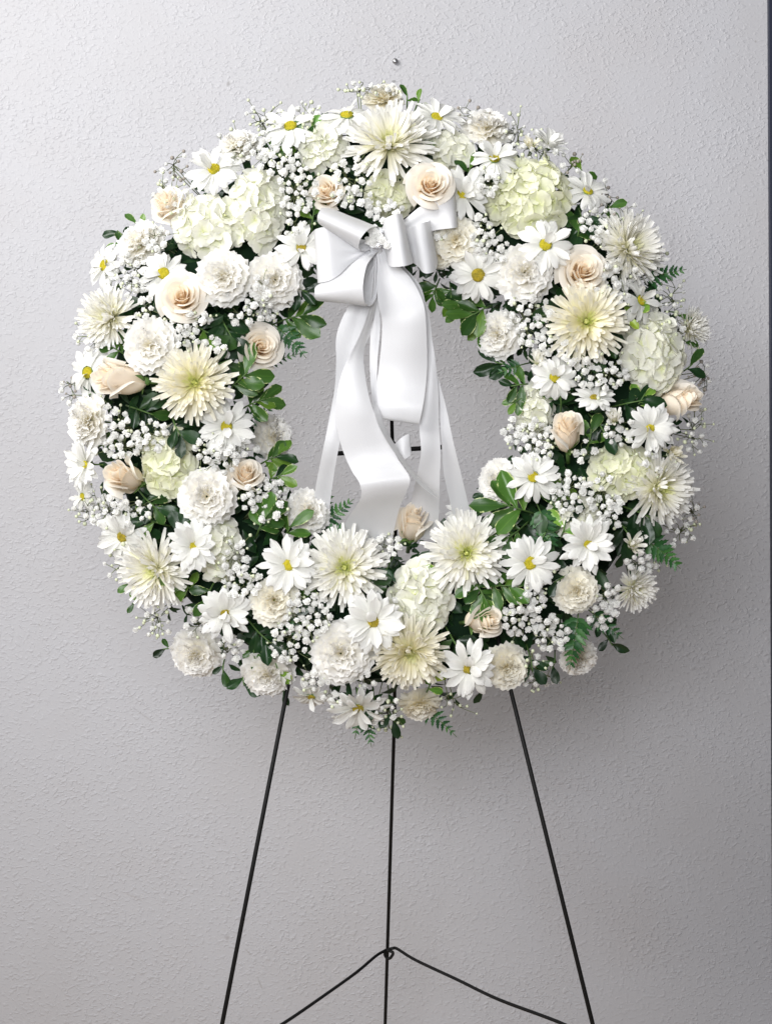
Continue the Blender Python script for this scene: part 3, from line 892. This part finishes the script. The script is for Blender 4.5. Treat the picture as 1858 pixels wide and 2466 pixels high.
for (kd, x, y, rad, nx, ny, dh, tone, label) in FL:
    fn, cat, grp = BUILD[kd]
    if kd == 'h': o = fn(x, y, rad[0], nx, ny, dh, tone, rad[1])
    else: o = fn(x, y, rad, nx, ny, dh, tone)
    tag(o, label, cat, grp)

USED = set(f[8] for f in FL)
def near_label(x, y, fmt):
    """a label that names the nearest flower and the side of it"""
    for f in sorted(FL, key=lambda f: math.hypot(f[1] - x, f[2] - y)):
        dx, dy = x - f[1], y - f[2]
        rel = ('right of' if dx > 0 else 'left of') if abs(dx) > abs(dy) else ('below' if dy > 0 else 'above')
        s = fmt.format(rel + ' the ' + f[8])
        if len(s.split()) <= 16 and s not in USED:
            USED.add(s)
            return s
    return fmt

# ------------------------------------------------------------------ baby's breath
def spray(x, y, rx, ry, n, bare=0, lift=0.0):
    o = link('babys_breath_spray', None)
    h0 = height(x, y) - 0.02
    base = at(x, y, h0)
    o.location = base
    o.empty_display_size = .01
    n = max(3, int(n * 1.02)) if n > 5 else n
    pts = []
    tries = 0
    while len(pts) < n and tries < 900:
        tries += 1
        a = ru(0, 6.283); q = math.sqrt(ru(0, 1))
        u, v = x + rx * q * math.cos(a), y + ry * q * math.sin(a)
        if all(math.hypot(u - p[0], v - p[1]) > (17 if tries < 500 else 14) for p in pts): pts.append((u, v))
    st = Bag(); bd = Bag(); nb = 0
    hubs = [np.array(at(x + ru(-.4, .4) * rx, y + ru(-.4, .4) * ry, h0 + ru(.006, .018)) - base) for _ in range(max(2, n // 5))]
    root_in = np.array(at(x + (CX + (x - CX) * RM / max(60., math.hypot(x - CX, y - CY)) - x) * .5, y + (CY + (y - CY) * RM / max(60., math.hypot(x - CX, y - CY)) - y) * .5, h0 - .01) - base)
    for hb in hubs:
        st.tube([root_in, (root_in + hb) / 2 + (ru(-.004, .004), -.004, ru(-.004, .004)), hb], .0008, 3, .0006)
    for (u, v) in pts:
        h = height(u, v) + 0.008 + ru(0, .022) + lift
        p = np.array(at(u, v, h) - base)
        hb = min(hubs, key=lambda q: np.linalg.norm(q - p))
        mid = (p + hb) / 2 + (ru(-.005, .005), ru(-.003, .006), ru(-.005, .005))
        st.tube(list(spline([hb, mid, p], 5)), .00055, 3, .0004)
        t = (math.hypot(u - CX, v - CY) - RM) / HW
        a = math.atan2(-(v - CY), u - CX)
        nn = facing(.45 * t * math.cos(a) + ru(-.55, .55), .45 * t * math.sin(a) + ru(-.55, .55))
        small = random.random() < ((.55 if bare == 2 else .35) if bare else .0)
        if small:
            bd.blob(p, S * ru(3.2, 5.5), 6, 4); nb += 1
        else:
            link('blossom', random.choice(BLOSSOM), o, tr(*p) @ frame(nn, ru(0, 6.28)) @ sc(S * random.choice((ru(6.0, 8.5), ru(8.5, 11.0), ru(9.0, 11.5))) * (.8 if bare else 1)))
        for _ in range(1 if random.random() < .5 else 0):      # tiny buds on side twigs
            q = p + np.array((ru(-.012, .012), ru(-.004, .004), ru(-.012, .012)))
            st.tube([mid, (mid + q) / 2 + (0, -.002, 0), q], .00045, 3, .00035)
            bd.blob(q, S * ru(2.6, 4.6), 6, 4); nb += 1
    link('stems', st.mesh('stems', M_TWIG), o)
    if nb:
        x_ = link('buds', bd.mesh('buds', M_BUDD if bare == 2 else M_BUD), o)
        x_['kind'] = 'stuff'
    kind = 'thin twiggy baby\'s breath {}' if bare else ('dense white baby\'s breath {}' if n >= 20 else 'baby\'s breath spray {}')
    tag(o, near_label(x, y, kind), "baby's breath", "baby's breath sprays in the wreath")

SPRAYS = [
 (640, 290, 52, 38, 16, 1), (628, 348, 34, 30, 10), (672, 388, 52, 32, 16), (716, 455, 46, 58, 26), (850, 418, 52, 38, 16),
 (845, 476, 50, 24, 12), (925, 508, 46, 24, 12), (712, 545, 30, 34, 7), (930, 562, 22, 18, 4, 0, .02),
 (1238, 315, 36, 44, 14, 1), (1178, 436, 30, 34, 10), (1158, 560, 32, 40, 12), (1186, 598, 42, 32, 16), (1430, 540, 34, 36, 11),
 (1470, 566, 36, 44, 15), (1488, 652, 42, 36, 16), (1476, 702, 42, 30, 13), (1508, 522, 40, 34, 12, 1), (1616, 712, 34, 46, 13, 1),
 (1272, 765, 56, 66, 34), (1330, 826, 34, 26, 9), (1388, 852, 48, 22, 10), (1444, 898, 66, 38, 30), (1490, 1036, 36, 36, 13),
 (1672, 1035, 30, 60, 17, 1), (1688, 906, 24, 36, 10, 2), (1285, 1062, 48, 54, 26), (1370, 1184, 42, 50, 26), (1452, 1190, 38, 50, 16),
 (1470, 1232, 26, 40, 10), (1254, 1486, 42, 52, 27), (1327, 1526, 40, 44, 19), (1290, 1446, 28, 24, 9), (1462, 1432, 34, 34, 11),
 (1450, 1486, 34, 26, 8), (1542, 1362, 36, 34, 12), (1640, 1275, 40, 34, 12, 1), (1662, 1225, 26, 30, 8, 2), (906, 1312, 56, 36, 22),
 (742, 1478, 56, 52, 30), (694, 1546, 48, 44, 22), (768, 1640, 34, 26, 7), (880, 1640, 32, 18, 5), (582, 1404, 44, 44, 24),
 (566, 1342, 32, 42, 12), (556, 1562, 30, 30, 9), (368, 1500, 54, 34, 14, 1), (646, 1206, 62, 50, 32), (540, 1104, 38, 34, 14),
 (576, 1078, 46, 22, 12), (274, 1022, 48, 46, 15), (296, 1076, 46, 30, 16), (366, 1048, 36, 36, 16), (502, 1080, 34, 34, 11),
 (270, 1236, 48, 42, 24), (205, 1222, 26, 44, 12, 1), (336, 1228, 30, 24, 7), (304, 662, 56, 50, 26), (352, 752, 24, 36, 8),
 (460, 772, 44, 22, 11), (452, 812, 26, 30, 9), (520, 836, 34, 26, 7), (632, 738, 42, 30, 16), (582, 766, 30, 22, 5),
 (628, 692, 24, 30, 8, 0, .012), (915, 214, 58, 18, 12, 1), (856, 214, 26, 18, 7, 1), (1136, 275, 44, 20, 11, 2), (1372, 392, 24, 30, 7, 2),
 (424, 402, 34, 34, 11, 2), (172, 940, 26, 44, 8, 2), (1408, 1084, 24, 30, 5), (940, 1466, 30, 30, 5), (1585, 1110, 40, 30, 8), (1290, 1395, 30, 26, 6),
 (376, 572, 40, 28, 9, 0, .008), (1062, 548, 26, 30, 6), (1460, 470, 26, 40, 9, 2), (1130, 1290, 30, 20, 5), (1228, 1036, 22, 26, 6),
 (795, 1690, 30, 20, 4), (1090, 1690, 40, 22, 8, 1), (470, 1500, 30, 36, 7), (1600, 1340, 30, 40, 8, 1), (560, 700, 16, 16, 3),
]
for a_ in range(0, 360, 15):       # fuzzy twigs round the outer rim wherever no spray stands yet
    x_, y_ = CX + (RM + .90 * HW) * math.cos(R_(a_)), CY - (RM + .90 * HW) * math.sin(R_(a_))
    if min(math.hypot(x_ - q[0], y_ - q[1]) for q in SPRAYS) > 62: SPRAYS.append((x_, y_, 44, 44, 18, 1))
for s_ in SPRAYS: spray(*s_)

# ------------------------------------------------------------------ leafy sprigs and fern fronds
TONE_WORD = {'v': 'cream-edged green leaf sprig', 'y': 'lime green leaf sprig', 'd': 'dark green leaf sprig'}
def sprig(x, y, ang, length, n, tone, size=46, dh=0.004, out=.25):
    o = link('leaf_sprig', None)
    o.empty_display_size = .01
    a = R_(ang)
    h0 = height(x, y) + dh
    base = at(x, y, h0)
    o.location = base
    d = np.array((math.cos(a), -out, math.sin(a))); d /= np.linalg.norm(d)
    Lm = length * S * .72
    if math.hypot(x - CX, y - CY) > RM + .72 * HW: Lm *= .6; size *= .9; n = min(n, 2 + (n > 4))
    size *= 1.08
    stem = spline([-d * Lm * .9 + (0, .025, 0), (0, 0, 0), d * Lm * .55 + (0, -.002, 0), d * Lm], 9)
    bg = Bag(); bg.tube(list(stem), .0011, 5, .0007)
    link('stem', bg.mesh('stem', M_STEM), o)
    for k in range(n):
        f = (k + .6) / n
        p = d * Lm * (f - .15)
        sd = 1 if k % 2 else -1
        sp = (78 - 58 * f) * sd + ru(-16, 16)
        la = a + R_(sp)
        nrm = Vector((ru(-.35, .35), -1, ru(-.1, .55))).normalized()
        xd = Vector((math.cos(la), ru(-.35, .15), math.sin(la)))
        xd = (xd - nrm * xd.dot(nrm)).normalized()
        yd = nrm.cross(xd)
        Mx = Matrix((xd, yd, nrm)).transposed().to_4x4()
        tn = tone if random.random() < .85 else random.choice('vd')
        s = size * S * ru(.75, 1.12) * (1.0 if f > .3 else .9)
        link('leaf', random.choice(LEAVES[tn]), o, tr(*p) @ Mx @ rot('X', ru(-18, 18)) @ sc(s, s * ru(.9, 1.1), s))
    tag(o, near_label(x, y, TONE_WORD[tone] + ' {}'), 'leaf sprig', 'leafy sprigs in the wreath')

def pinna(seed):
    r = np.random.default_rng(seed)
    nv = 9
    v = np.linspace(0, 1, nv)
    wd = np.interp(v, [0, .12, .4, .8, 1], [.25, .9, .85, .42, .0]) * .19
    saw = np.where(np.arange(nv) % 2 == 0, 1.22, .80)
    P = np.zeros((3, nv, 3))
    for i, u in enumerate((-1, 0, 1)):
        P[i, :, 0] = v + (.03 * abs(u) * np.where(np.arange(nv) % 2 == 0, 1, 0))
        P[i, :, 1] = u * wd * saw
        P[i, :, 2] = .04 * abs(u) - .12 * v ** 2
    P[:, -1, 1] = 0
    return P
PINNA = [grid_mesh('leaflet', pinna(q), M_FERN) for q in range(3)]
def fern(x, y, ang, length, dh=0.004, out=.15, width=.40, curve=0.0):
    o = link('fern_frond', None)
    o.empty_display_size = .01
    h0 = height(x, y) + dh
    base = at(x, y, h0); o.location = base
    a = R_(ang)
    Lm = length * S
    side = np.array((-math.sin(a), 0, math.cos(a)))
    d = np.array((math.cos(a), -out, math.sin(a)))
    pts = [-d * Lm * .5 + (0, .02, 0), (0, 0, 0), d * Lm * .5 + side * curve * Lm * .5, d * Lm * .98 + side * curve * Lm * 1.6 + (0, .004, 0)]
    C = spline(pts, 40)
    bg = Bag(); bg.tube(list(C[::3]), .0009, 4, .0004)
    link('rachis', bg.mesh('rachis', M_STEM), o)
    n = max(6, int(length / 13))
    for k in range(n):
        f = k / n
        i = int(13 + f * 25)
        p = C[i]; t = C[min(i + 1, 39)] - C[i - 1]; t /= np.linalg.norm(t)
        for sd in (-1, 1):
            nrm = Vector((ru(-.2, .2), -1, ru(0, .3))).normalized()
            td = Vector(t)
            sdv = nrm.cross(td) * sd
            xd = (td * (.55 + .5 * f) + sdv).normalized()
            xd = (xd - nrm * xd.dot(nrm)).normalized()
            Mx = Matrix((xd, nrm.cross(xd), nrm)).transposed().to_4x4()
            s = Lm * width * (1 - .72 * f) * ru(.9, 1.08)
            link('leaflet', random.choice(PINNA), o, tr(*p) @ Mx @ rot('X', ru(-20, 20)) @ sc(s, s * (1 + .3 * f), s))
    tag(o, near_label(x, y, 'saw-edged fern frond {}'), 'fern frond', 'fern fronds in the wreath')

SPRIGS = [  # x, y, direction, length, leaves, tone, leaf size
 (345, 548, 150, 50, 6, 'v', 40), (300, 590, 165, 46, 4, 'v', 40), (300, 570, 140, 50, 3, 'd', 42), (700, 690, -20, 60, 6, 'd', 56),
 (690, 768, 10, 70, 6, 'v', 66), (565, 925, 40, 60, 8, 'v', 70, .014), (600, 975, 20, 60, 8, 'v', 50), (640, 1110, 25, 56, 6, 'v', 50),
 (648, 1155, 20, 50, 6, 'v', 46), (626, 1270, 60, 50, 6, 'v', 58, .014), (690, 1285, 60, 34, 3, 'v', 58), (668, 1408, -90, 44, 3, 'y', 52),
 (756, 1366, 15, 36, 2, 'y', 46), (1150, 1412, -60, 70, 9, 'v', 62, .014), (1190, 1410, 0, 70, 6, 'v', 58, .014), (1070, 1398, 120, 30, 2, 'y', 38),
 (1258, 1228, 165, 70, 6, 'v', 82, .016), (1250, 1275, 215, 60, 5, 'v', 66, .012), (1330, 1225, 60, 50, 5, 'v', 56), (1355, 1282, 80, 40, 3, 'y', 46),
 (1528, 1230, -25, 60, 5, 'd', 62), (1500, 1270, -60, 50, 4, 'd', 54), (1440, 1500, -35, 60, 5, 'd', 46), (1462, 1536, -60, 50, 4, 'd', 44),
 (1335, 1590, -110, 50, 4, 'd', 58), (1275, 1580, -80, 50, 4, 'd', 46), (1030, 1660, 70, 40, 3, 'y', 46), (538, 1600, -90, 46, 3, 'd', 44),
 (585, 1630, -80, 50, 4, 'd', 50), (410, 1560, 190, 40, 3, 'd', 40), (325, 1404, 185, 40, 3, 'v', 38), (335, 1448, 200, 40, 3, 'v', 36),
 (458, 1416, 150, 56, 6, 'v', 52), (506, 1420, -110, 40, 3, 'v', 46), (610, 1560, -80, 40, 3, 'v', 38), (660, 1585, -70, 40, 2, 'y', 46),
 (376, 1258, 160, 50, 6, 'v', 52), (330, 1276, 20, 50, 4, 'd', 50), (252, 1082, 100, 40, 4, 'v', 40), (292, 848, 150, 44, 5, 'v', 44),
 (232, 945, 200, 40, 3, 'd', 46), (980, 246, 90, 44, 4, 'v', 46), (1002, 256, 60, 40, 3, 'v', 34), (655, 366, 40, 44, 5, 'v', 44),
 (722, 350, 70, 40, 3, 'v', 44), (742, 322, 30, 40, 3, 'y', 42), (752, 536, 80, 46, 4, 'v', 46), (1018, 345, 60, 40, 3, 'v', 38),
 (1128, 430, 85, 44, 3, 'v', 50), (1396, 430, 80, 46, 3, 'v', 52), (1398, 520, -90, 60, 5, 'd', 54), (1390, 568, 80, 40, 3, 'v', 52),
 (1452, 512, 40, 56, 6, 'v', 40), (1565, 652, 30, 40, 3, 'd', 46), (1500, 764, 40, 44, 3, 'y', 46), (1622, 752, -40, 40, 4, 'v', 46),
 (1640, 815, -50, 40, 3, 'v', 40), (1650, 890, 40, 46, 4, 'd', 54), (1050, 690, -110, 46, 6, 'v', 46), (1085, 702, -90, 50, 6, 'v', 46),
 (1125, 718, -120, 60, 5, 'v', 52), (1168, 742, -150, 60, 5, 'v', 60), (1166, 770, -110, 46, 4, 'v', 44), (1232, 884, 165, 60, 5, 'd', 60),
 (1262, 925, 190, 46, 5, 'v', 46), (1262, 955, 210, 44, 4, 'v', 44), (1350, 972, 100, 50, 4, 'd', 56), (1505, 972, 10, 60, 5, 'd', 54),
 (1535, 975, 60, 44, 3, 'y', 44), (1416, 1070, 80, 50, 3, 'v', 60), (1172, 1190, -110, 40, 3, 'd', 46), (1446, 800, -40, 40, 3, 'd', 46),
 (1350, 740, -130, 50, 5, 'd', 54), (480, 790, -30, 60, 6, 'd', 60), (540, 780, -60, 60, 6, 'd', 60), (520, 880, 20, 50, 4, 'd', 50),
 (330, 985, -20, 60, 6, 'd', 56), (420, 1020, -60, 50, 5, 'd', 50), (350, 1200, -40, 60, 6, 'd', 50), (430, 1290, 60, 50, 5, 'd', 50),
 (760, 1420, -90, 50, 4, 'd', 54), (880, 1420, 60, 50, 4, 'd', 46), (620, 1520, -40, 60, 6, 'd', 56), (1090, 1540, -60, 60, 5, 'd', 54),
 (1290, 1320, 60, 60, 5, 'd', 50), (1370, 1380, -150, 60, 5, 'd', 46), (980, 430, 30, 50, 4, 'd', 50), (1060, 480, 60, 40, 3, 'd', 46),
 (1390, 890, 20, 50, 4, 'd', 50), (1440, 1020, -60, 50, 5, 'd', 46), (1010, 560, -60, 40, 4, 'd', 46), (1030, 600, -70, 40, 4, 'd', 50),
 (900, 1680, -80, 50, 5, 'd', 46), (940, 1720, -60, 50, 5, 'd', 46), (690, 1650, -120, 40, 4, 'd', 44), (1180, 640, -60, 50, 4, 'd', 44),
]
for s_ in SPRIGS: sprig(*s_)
FERNS = [(670, 790, -38, 96, .004, .1, .42, -.10), (640, 870, 8, 84, .0, .1, .30, .05), (770, 1215, 72, 82, .006, .15, .42, .05), (790, 1250, 38, 78, .006, .15, .40, 0),
 (790, 1290, 18, 86, .006, .15, .38, .05), (930, 1372, -118, 90, .008, .15, .40, 0), (1300, 1232, -70, 96, .006, .15, .44, 0), (1330, 1290, -150, 90, .004, .15, .42, 0),
 (1540, 1290, -32, 120, .004, .1, .44, -.08), (1390, 1490, -100, 120, .008, .15, .40, 0), (1560, 668, 12, 92, .004, .1, .40, 0), (880, 1720, -80, 80, .0, .05, .40, 0),
 (1030, 1715, -30, 90, .0, .05, .34, -.12), (1250, 880, 200, 70, .0, .1, .40, 0), (600, 1010, 20, 80, .0, .1, .3, .1), (1040, 1560, 110, 80, .004, .1, .40, 0),
 (870, 1690, -100, 90, .0, .05, .36, 0), (1430, 1480, -40, 90, .0, .05, .40, 0), (720, 1500, 170, 80, .008, .1, .40, 0)]
for s_ in FERNS: fern(*s_)

# ------------------------------------------------------------------ satin bow
BH = 0.118     # height of the bow knot in front of the wreath plane
def ribbon(name, rows, parent, n=36, zoom=True, bulge=0.0, sub=17, hb=BH):
    """rows: left edge (x, y, h cm) and right edge (x, y, h cm); lofted with a smooth spline"""
    E = []
    for (xa, ya, ha, xb, yb, hb_) in rows:
        if zoom: xa, ya, xb, yb = 700 + .3 * xa, 450 + .3 * ya, 700 + .3 * xb, 450 + .3 * yb
        E.append([*at(xa, ya, hb + ha * .01), *at(xb, yb, hb + hb_ * .01)])
    C = spline(E, n)
    P = np.zeros((sub, n, 3))
    for i in range(sub):
        f = i / (sub - 1)
        P[i] = C[:, :3] * (1 - f) + C[:, 3:] * f
        P[i, :, 1] -= bulge * 4 * f * (1 - f) * np.sin(np.linspace(0, math.pi, n))
    t = np.linspace(0, 1, n)
    near = np.exp(-t * (7 if zoom else 11)) + (np.exp(-(1 - t) * 7) if zoom else 0)
    ph = ru(0, 6)
    for i in range(sub):
        f = i / (sub - 1)
        P[i, :, 1] -= .0022 * np.sin(f * 13 + ph) * near + .0004 * np.sin(f * 5 + 9 * t + ph)
    P -= np.array(parent.location)
    me = grid_mesh(name, P, M_SATIN)
    o = link(name, me, parent)
    return o

bow = tag(link('satin_bow', None), 'white satin bow with long ribbon tails tied on the wreath', 'bow')
bow.location = at(908, 585, BH)
K = (700, 440)
ribbon('loop', [(675, 405, .3, 705, 470, .5), (470, 440, .6, 590, 520, 1.2), (300, 345, 1.6, 548, 500, 2.6), (222, 290, 2.8, 548, 450, 4.2), (214, 240, 3.6, 572, 398, 5.2), (232, 192, 3.2, 618, 345, 4.6),
    (268, 166, 2.0, 665, 322, 3.0), (420, 215, .8, 715, 330, 1.6), (690, 400, .2, 715, 420, .4)], bow)
ribbon('loop', [(690, 425, 0, 690, 485, 0), (520, 460, .8, 500, 600, 1.0), (380, 385, 1.5, 395, 700, 1.9), (280, 328, 1.9, 320, 748, 2.2), (222, 332, 1.5, 255, 766, 1.8), (190, 348, .4, 216, 772, .5),
    (240, 360, -.6, 290, 742, -.6), (680, 440, -.8, 680, 480, -.8)], bow)
ribbon('loop', [(690, 470, .2, 715, 500, .4), (450, 600, .4, 660, 560, 1.6), (290, 740, 1.0, 615, 620, 2.8), (200, 800, 2.0, 592, 700, 4.2), (192, 850, 2.8, 578, 800, 4.8), (198, 900, 2.2, 592, 925, 3.8),
    (250, 915, .9, 640, 955, 2.0), (420, 860, -.3, 690, 860, .6), (690, 520, -.4, 712, 560, -.2)], bow)
ribbon('loop', [(712, 390, .6, 715, 470, .8), (735, 340, 1.4, 770, 590, 1.8), (752, 262, 2.8, 800, 640, 3.2), (800, 232, 3.7, 862, 641, 4.4), (856, 219, 3.8, 930, 632, 4.4), (892, 216, 2.8, 980, 612, 3.0),
    (880, 235, 1.2, 960, 600, 1.4), (800, 330, .2, 830, 540, .2), (725, 410, 0, 725, 460, 0)], bow)
ribbon('loop', [(722, 420, 0, 725, 465, .2), (860, 380, .5, 880, 560, .7), (945, 335, 1.2, 1000, 622, 1.4), (1005, 308, 1.9, 1062, 688, 2.2), (1070, 285, 1.9, 1120, 692, 2.2), (1108, 275, 1.1, 1165, 660, 1.3),
    (1098, 255, .2, 1168, 560, .2), (990, 268, -.5, 1040, 500, -.5), (725, 430, -.6, 725, 465, -.6)], bow)
ribbon('loop', [(728, 400, -.6, 730, 450, -.6), (900, 270, .0, 990, 400, -.2), (1050, 150, .7, 1140, 352, .4), (1200, 100, 1.3, 1262, 335, 1.0), (1285, 70, 1.1, 1318, 330, .9), (1312, 68, .2, 1335, 322, .1),
    (1260, 100, -.7, 1280, 330, -.7), (730, 420, -1.0, 730, 450, -1.0)], bow)
# tails: absolute layout coordinates
ribbon('tail', [(903, 588, .2, 920, 588, .3), (909, 640, .6, 952, 632, 1.0), (908, 690, .9, 990, 672, 1.5), (910, 728, 1.2, 1016, 722, 2.0), (919, 770, 1.4, 1024, 762, 2.0), (918, 825, .9, 1027, 820, 1.4), (912, 885, .3, 1028, 880, .7),
    (906, 935, .2, 1024, 932, .5), (911, 980, .5, 1017, 982, .9), (920, 1008, .1, 1008, 1020, .4), (928, 1004, -.9, 1002, 1014, -.7), (934, 965, -1.5, 998, 975, -1.4)], bow, 70, False, .004)
ribbon('tail', [(899, 592, .3, 912, 596, .2), (899, 650, .8, 910, 655, .2), (893, 715, 1.0, 905, 725, .2), (880, 770, 1.2, 895, 775, .2), (862, 815, 1.3, 884, 812, .2), (838, 862, 1.4, 876, 848, .4), (821, 905, 1.4, 877, 890, .9), (811, 950, 1.3, 886, 945, 1.3),
    (808, 1000, 1.0, 899, 990, 1.3), (815, 1050, .6, 919, 1030, .9), (830, 1098, .2, 942, 1075, .5), (848, 1136, .4, 962, 1112, .6), (866, 1165, 1.2, 986, 1150, 1.2), (868, 1200, .4, 980, 1180, .6), (842, 1240, -1.6, 962, 1222, -1.2), (815, 1290, -4.2, 945, 1290, -3.8), (800, 1340, -6.0, 930, 1350, -6.0)], bow, 80, False, .003)
ribbon('tail', [(895, 600, -1.2, 905, 610, -1.2), (850, 715, -1.2, 905, 720, -1.2), (822, 770, -1.2, 896, 790, -1.6), (809, 815, -1.2, 880, 830, -1.8), (809, 870, -1.2, 862, 880, -1.9), (806, 930, -1.4, 846, 940, -1.9), (794, 1000, -1.6, 828, 1010, -1.9), (778, 1080, -1.8, 814, 1085, -2),
    (764, 1150, -3.4, 802, 1155, -3.4), (750, 1230, -5.6, 792, 1235, -5.6)], bow, 60, False)
ribbon('tail', [(915, 600, -1.2, 925, 600, -1.2), (980, 700, -1.2, 1012, 690, -1.2), (1010, 800, -1.4, 1030, 800, -1.0), (1035, 900, -1.6, 1052, 900, -1.3), (1054, 980, -1.8, 1073, 978, -1.5), (1062, 1060, -1.9, 1090, 1060, -1.7), (1068, 1140, -3.0, 1108, 1135, -3.0), (1090, 1236, -5.0, 1130, 1225, -5.0), (1110, 1300, -6.6, 1150, 1290, -6.6)], bow, 60, False)
ribbon('tail', [(915, 600, -.8, 925, 600, -.8), (990, 720, -.6, 1018, 715, -.6), (1018, 830, -.6, 1042, 830, -.6), (1026, 930, -.6, 1054, 930, -.8), (1010, 1020, -.6, 1056, 1020, -1.0), (1013, 1090, -.8, 1060, 1085, -1.2), (1000, 1160, -2.4, 1058, 1160, -2.4), (988, 1225, -4.4, 1056, 1235, -4.4), (980, 1290, -6.4, 1050, 1300, -6.4)], bow, 60, False)
ribbon('tail', [(905, 592, -.4, 915, 596, -.4), (898, 720, -.4, 912, 715, -.4), (892, 800, -.5, 915, 790, -.2), (890, 880, -.6, 908, 875, -.2), (894, 945, -.2, 908, 945, -.2), (903, 1002, 1.6, 915, 990, .6), (927, 1055, 2.3, 936, 1045, .8), (962, 1108, 2.6, 970, 1100, .9), (998, 1155, 2.7, 1005, 1147, 1.2), (1028, 1183, 2.4, 1034, 1175, 1.4), (1052, 1200, 2.0, 1052, 1194, 1.6)], bow, 70, False)
ribbon('tail', [(930, 1072, -1.6, 938, 1120, -1.4), (948, 1070, -1.0, 956, 1116, -.9), (966, 1054, -.6, 974, 1106, -.5), (986, 1044, -.9, 990, 1094, -.8), (980, 1056, -1.6, 984, 1086, -1.5)], bow, 24, False)
# pleated knot
bg = Bag()
for k in range(7):
    a = k / 7 * 6.283
    bg.tube(list(spline([(.006 * math.cos(a), .004, .012 + .003 * math.sin(3 * a)), (.0045 * math.cos(a), -.012 - .003 * math.sin(a), 0), (.006 * math.cos(a), .004, -.014)], 7)), .0042, 6)
link('knot', bg.mesh('knot', M_SATIN), bow)

def gem(x, y, h, r, label):
    o = tag(link('rhinestone_pin', None), label, 'rhinestone', 'rhinestones pinned to the bow')
    o.location = at(x, y, h)
    V = [(0, -.55 * r, 0)] + [(.62 * r * math.cos(a * math.pi / 4), -.5 * r, .62 * r * math.sin(a * math.pi / 4)) for a in range(8)] + [(r * math.cos((a + .5) * math.pi / 4), 0, r * math.sin((a + .5) * math.pi / 4)) for a in range(8)] + [(0, .8 * r, 0)]
    F = []
    for a in range(8):
        a2 = (a + 1) % 8
        F += [(0, 1 + a2, 1 + a), (1 + a, 1 + a2, 9 + a), (1 + a2, 9 + a2, 9 + a), (9 + a, 9 + a2, 17)]
    link('crystal', mesh('crystal', V, F, M_GEM, None, False), o)
    bg = Bag(); bg.tube([(0, .5 * r, 0), (0, 2.6 * r, 0)], r * .25, 6)
    link('pin', bg.mesh('pin', M_TIN), o)
gem(915, 556, BH + .020, .0042, 'upper clear rhinestone pinned above the bow knot')
gem(911, 587, BH + .020, .0052, 'lower clear rhinestone pinned over the bow knot')

def loose(x, y, h, n, label):
    o = tag(link('babys_breath_spray', None), label, "baby's breath", "baby's breath sprays in the wreath")
    o.location = at(x, y, h)
    st = Bag()
    for k in range(n):
        p = Vector((ru(-.011, .011), ru(-.004, .004), ru(-.008, .008)))
        link('blossom', random.choice(BLOSSOM), o, tr(*p) @ frame(facing(ru(-.4, .4), ru(-.4, .4)), ru(0, 6)) @ sc(S * ru(10, 14)))
        st.tube([(0, .02, .004), p * .5 + Vector((0, .006, 0)), p], .0005, 3)
    link('stems', st.mesh('stems', M_TWIG), o)
loose(903, 566, BH + .022, 6, "baby's breath blossoms tucked into the bow knot")
loose(931, 577, BH + .030, 2, "pair of baby's breath blossoms on the middle bow loop")

# ------------------------------------------------------------------ wire easel
ez = tag(link('wire_easel', None), 'black wire easel holding up the flower wreath', 'easel')
ez.location = (0, 0, FLOOR_Z)
def wire(name, pts, r, sides=10, n=None):
    pts = [np.array(p, dtype=float) - np.array(ez.location) for p in pts]
    if n: pts = list(spline(pts, n))
    bg = Bag(); bg.tube(pts, r, sides)
    return link(name, bg.mesh(name, M_WIRE), ez)
def down(p, q):
    """extend the line p -> q to the floor"""
    t = (FLOOR_Z - p.z) / (q.z - p.z)
    return p + (q - p) * t
def leg(u0, v0, h0, u1, v1, h1, r):
    p, q = at(u0, v0, h0), at(u1, v1, h1)
    return wire('leg', [p, down(p, q)], r)
leg(921, 484, -.040, 535, 2466, .150, .0025)
leg(940, 484, -.040, 1426, 2466, .150, .0025)
q0, q1 = at(949.5, 1720, -.165), at(927, 2466, -.330)
wire('leg', list(spline([at(941, 480, -.045), at(943, 1015, -.052), at(949, 1080, -.058), at(951.5, 1255, -.075), q0], 40)) + [q1, down(q0, q1)], .0024)
wire('crossbar', [at(796, 1093, .022), at(1092, 1075, .022)], .0028)
c0 = at(934, 2286, -.283)
wire('brace', [c0 + Vector((-.003, -.004, 0)), at(905, 2302, -.265), at(860, 2340, -.22), at(795, 2387, -.15), at(680, 2466, -.02), at(560, 2535, .120)], .0021, 8, 30)
wire('brace', [c0 + Vector((.0, -.006, .0015)), at(945, 2284, -.278), at(956, 2285, -.274), at(1000, 2312, -.23), at(1100, 2359, -.14), at(1200, 2407, -.05), at(1355, 2466, .06), at(1450, 2520, .12)], .0021, 8, 40)
wire('brace_loop', [at(930, 2288, -.279), at(943, 2292, -.277), at(946, 2297, -.276), at(938, 2308, -.277), at(930, 2306, -.279), at(926, 2296, -.279), at(932, 2288, -.279)], .0021, 8, 26)
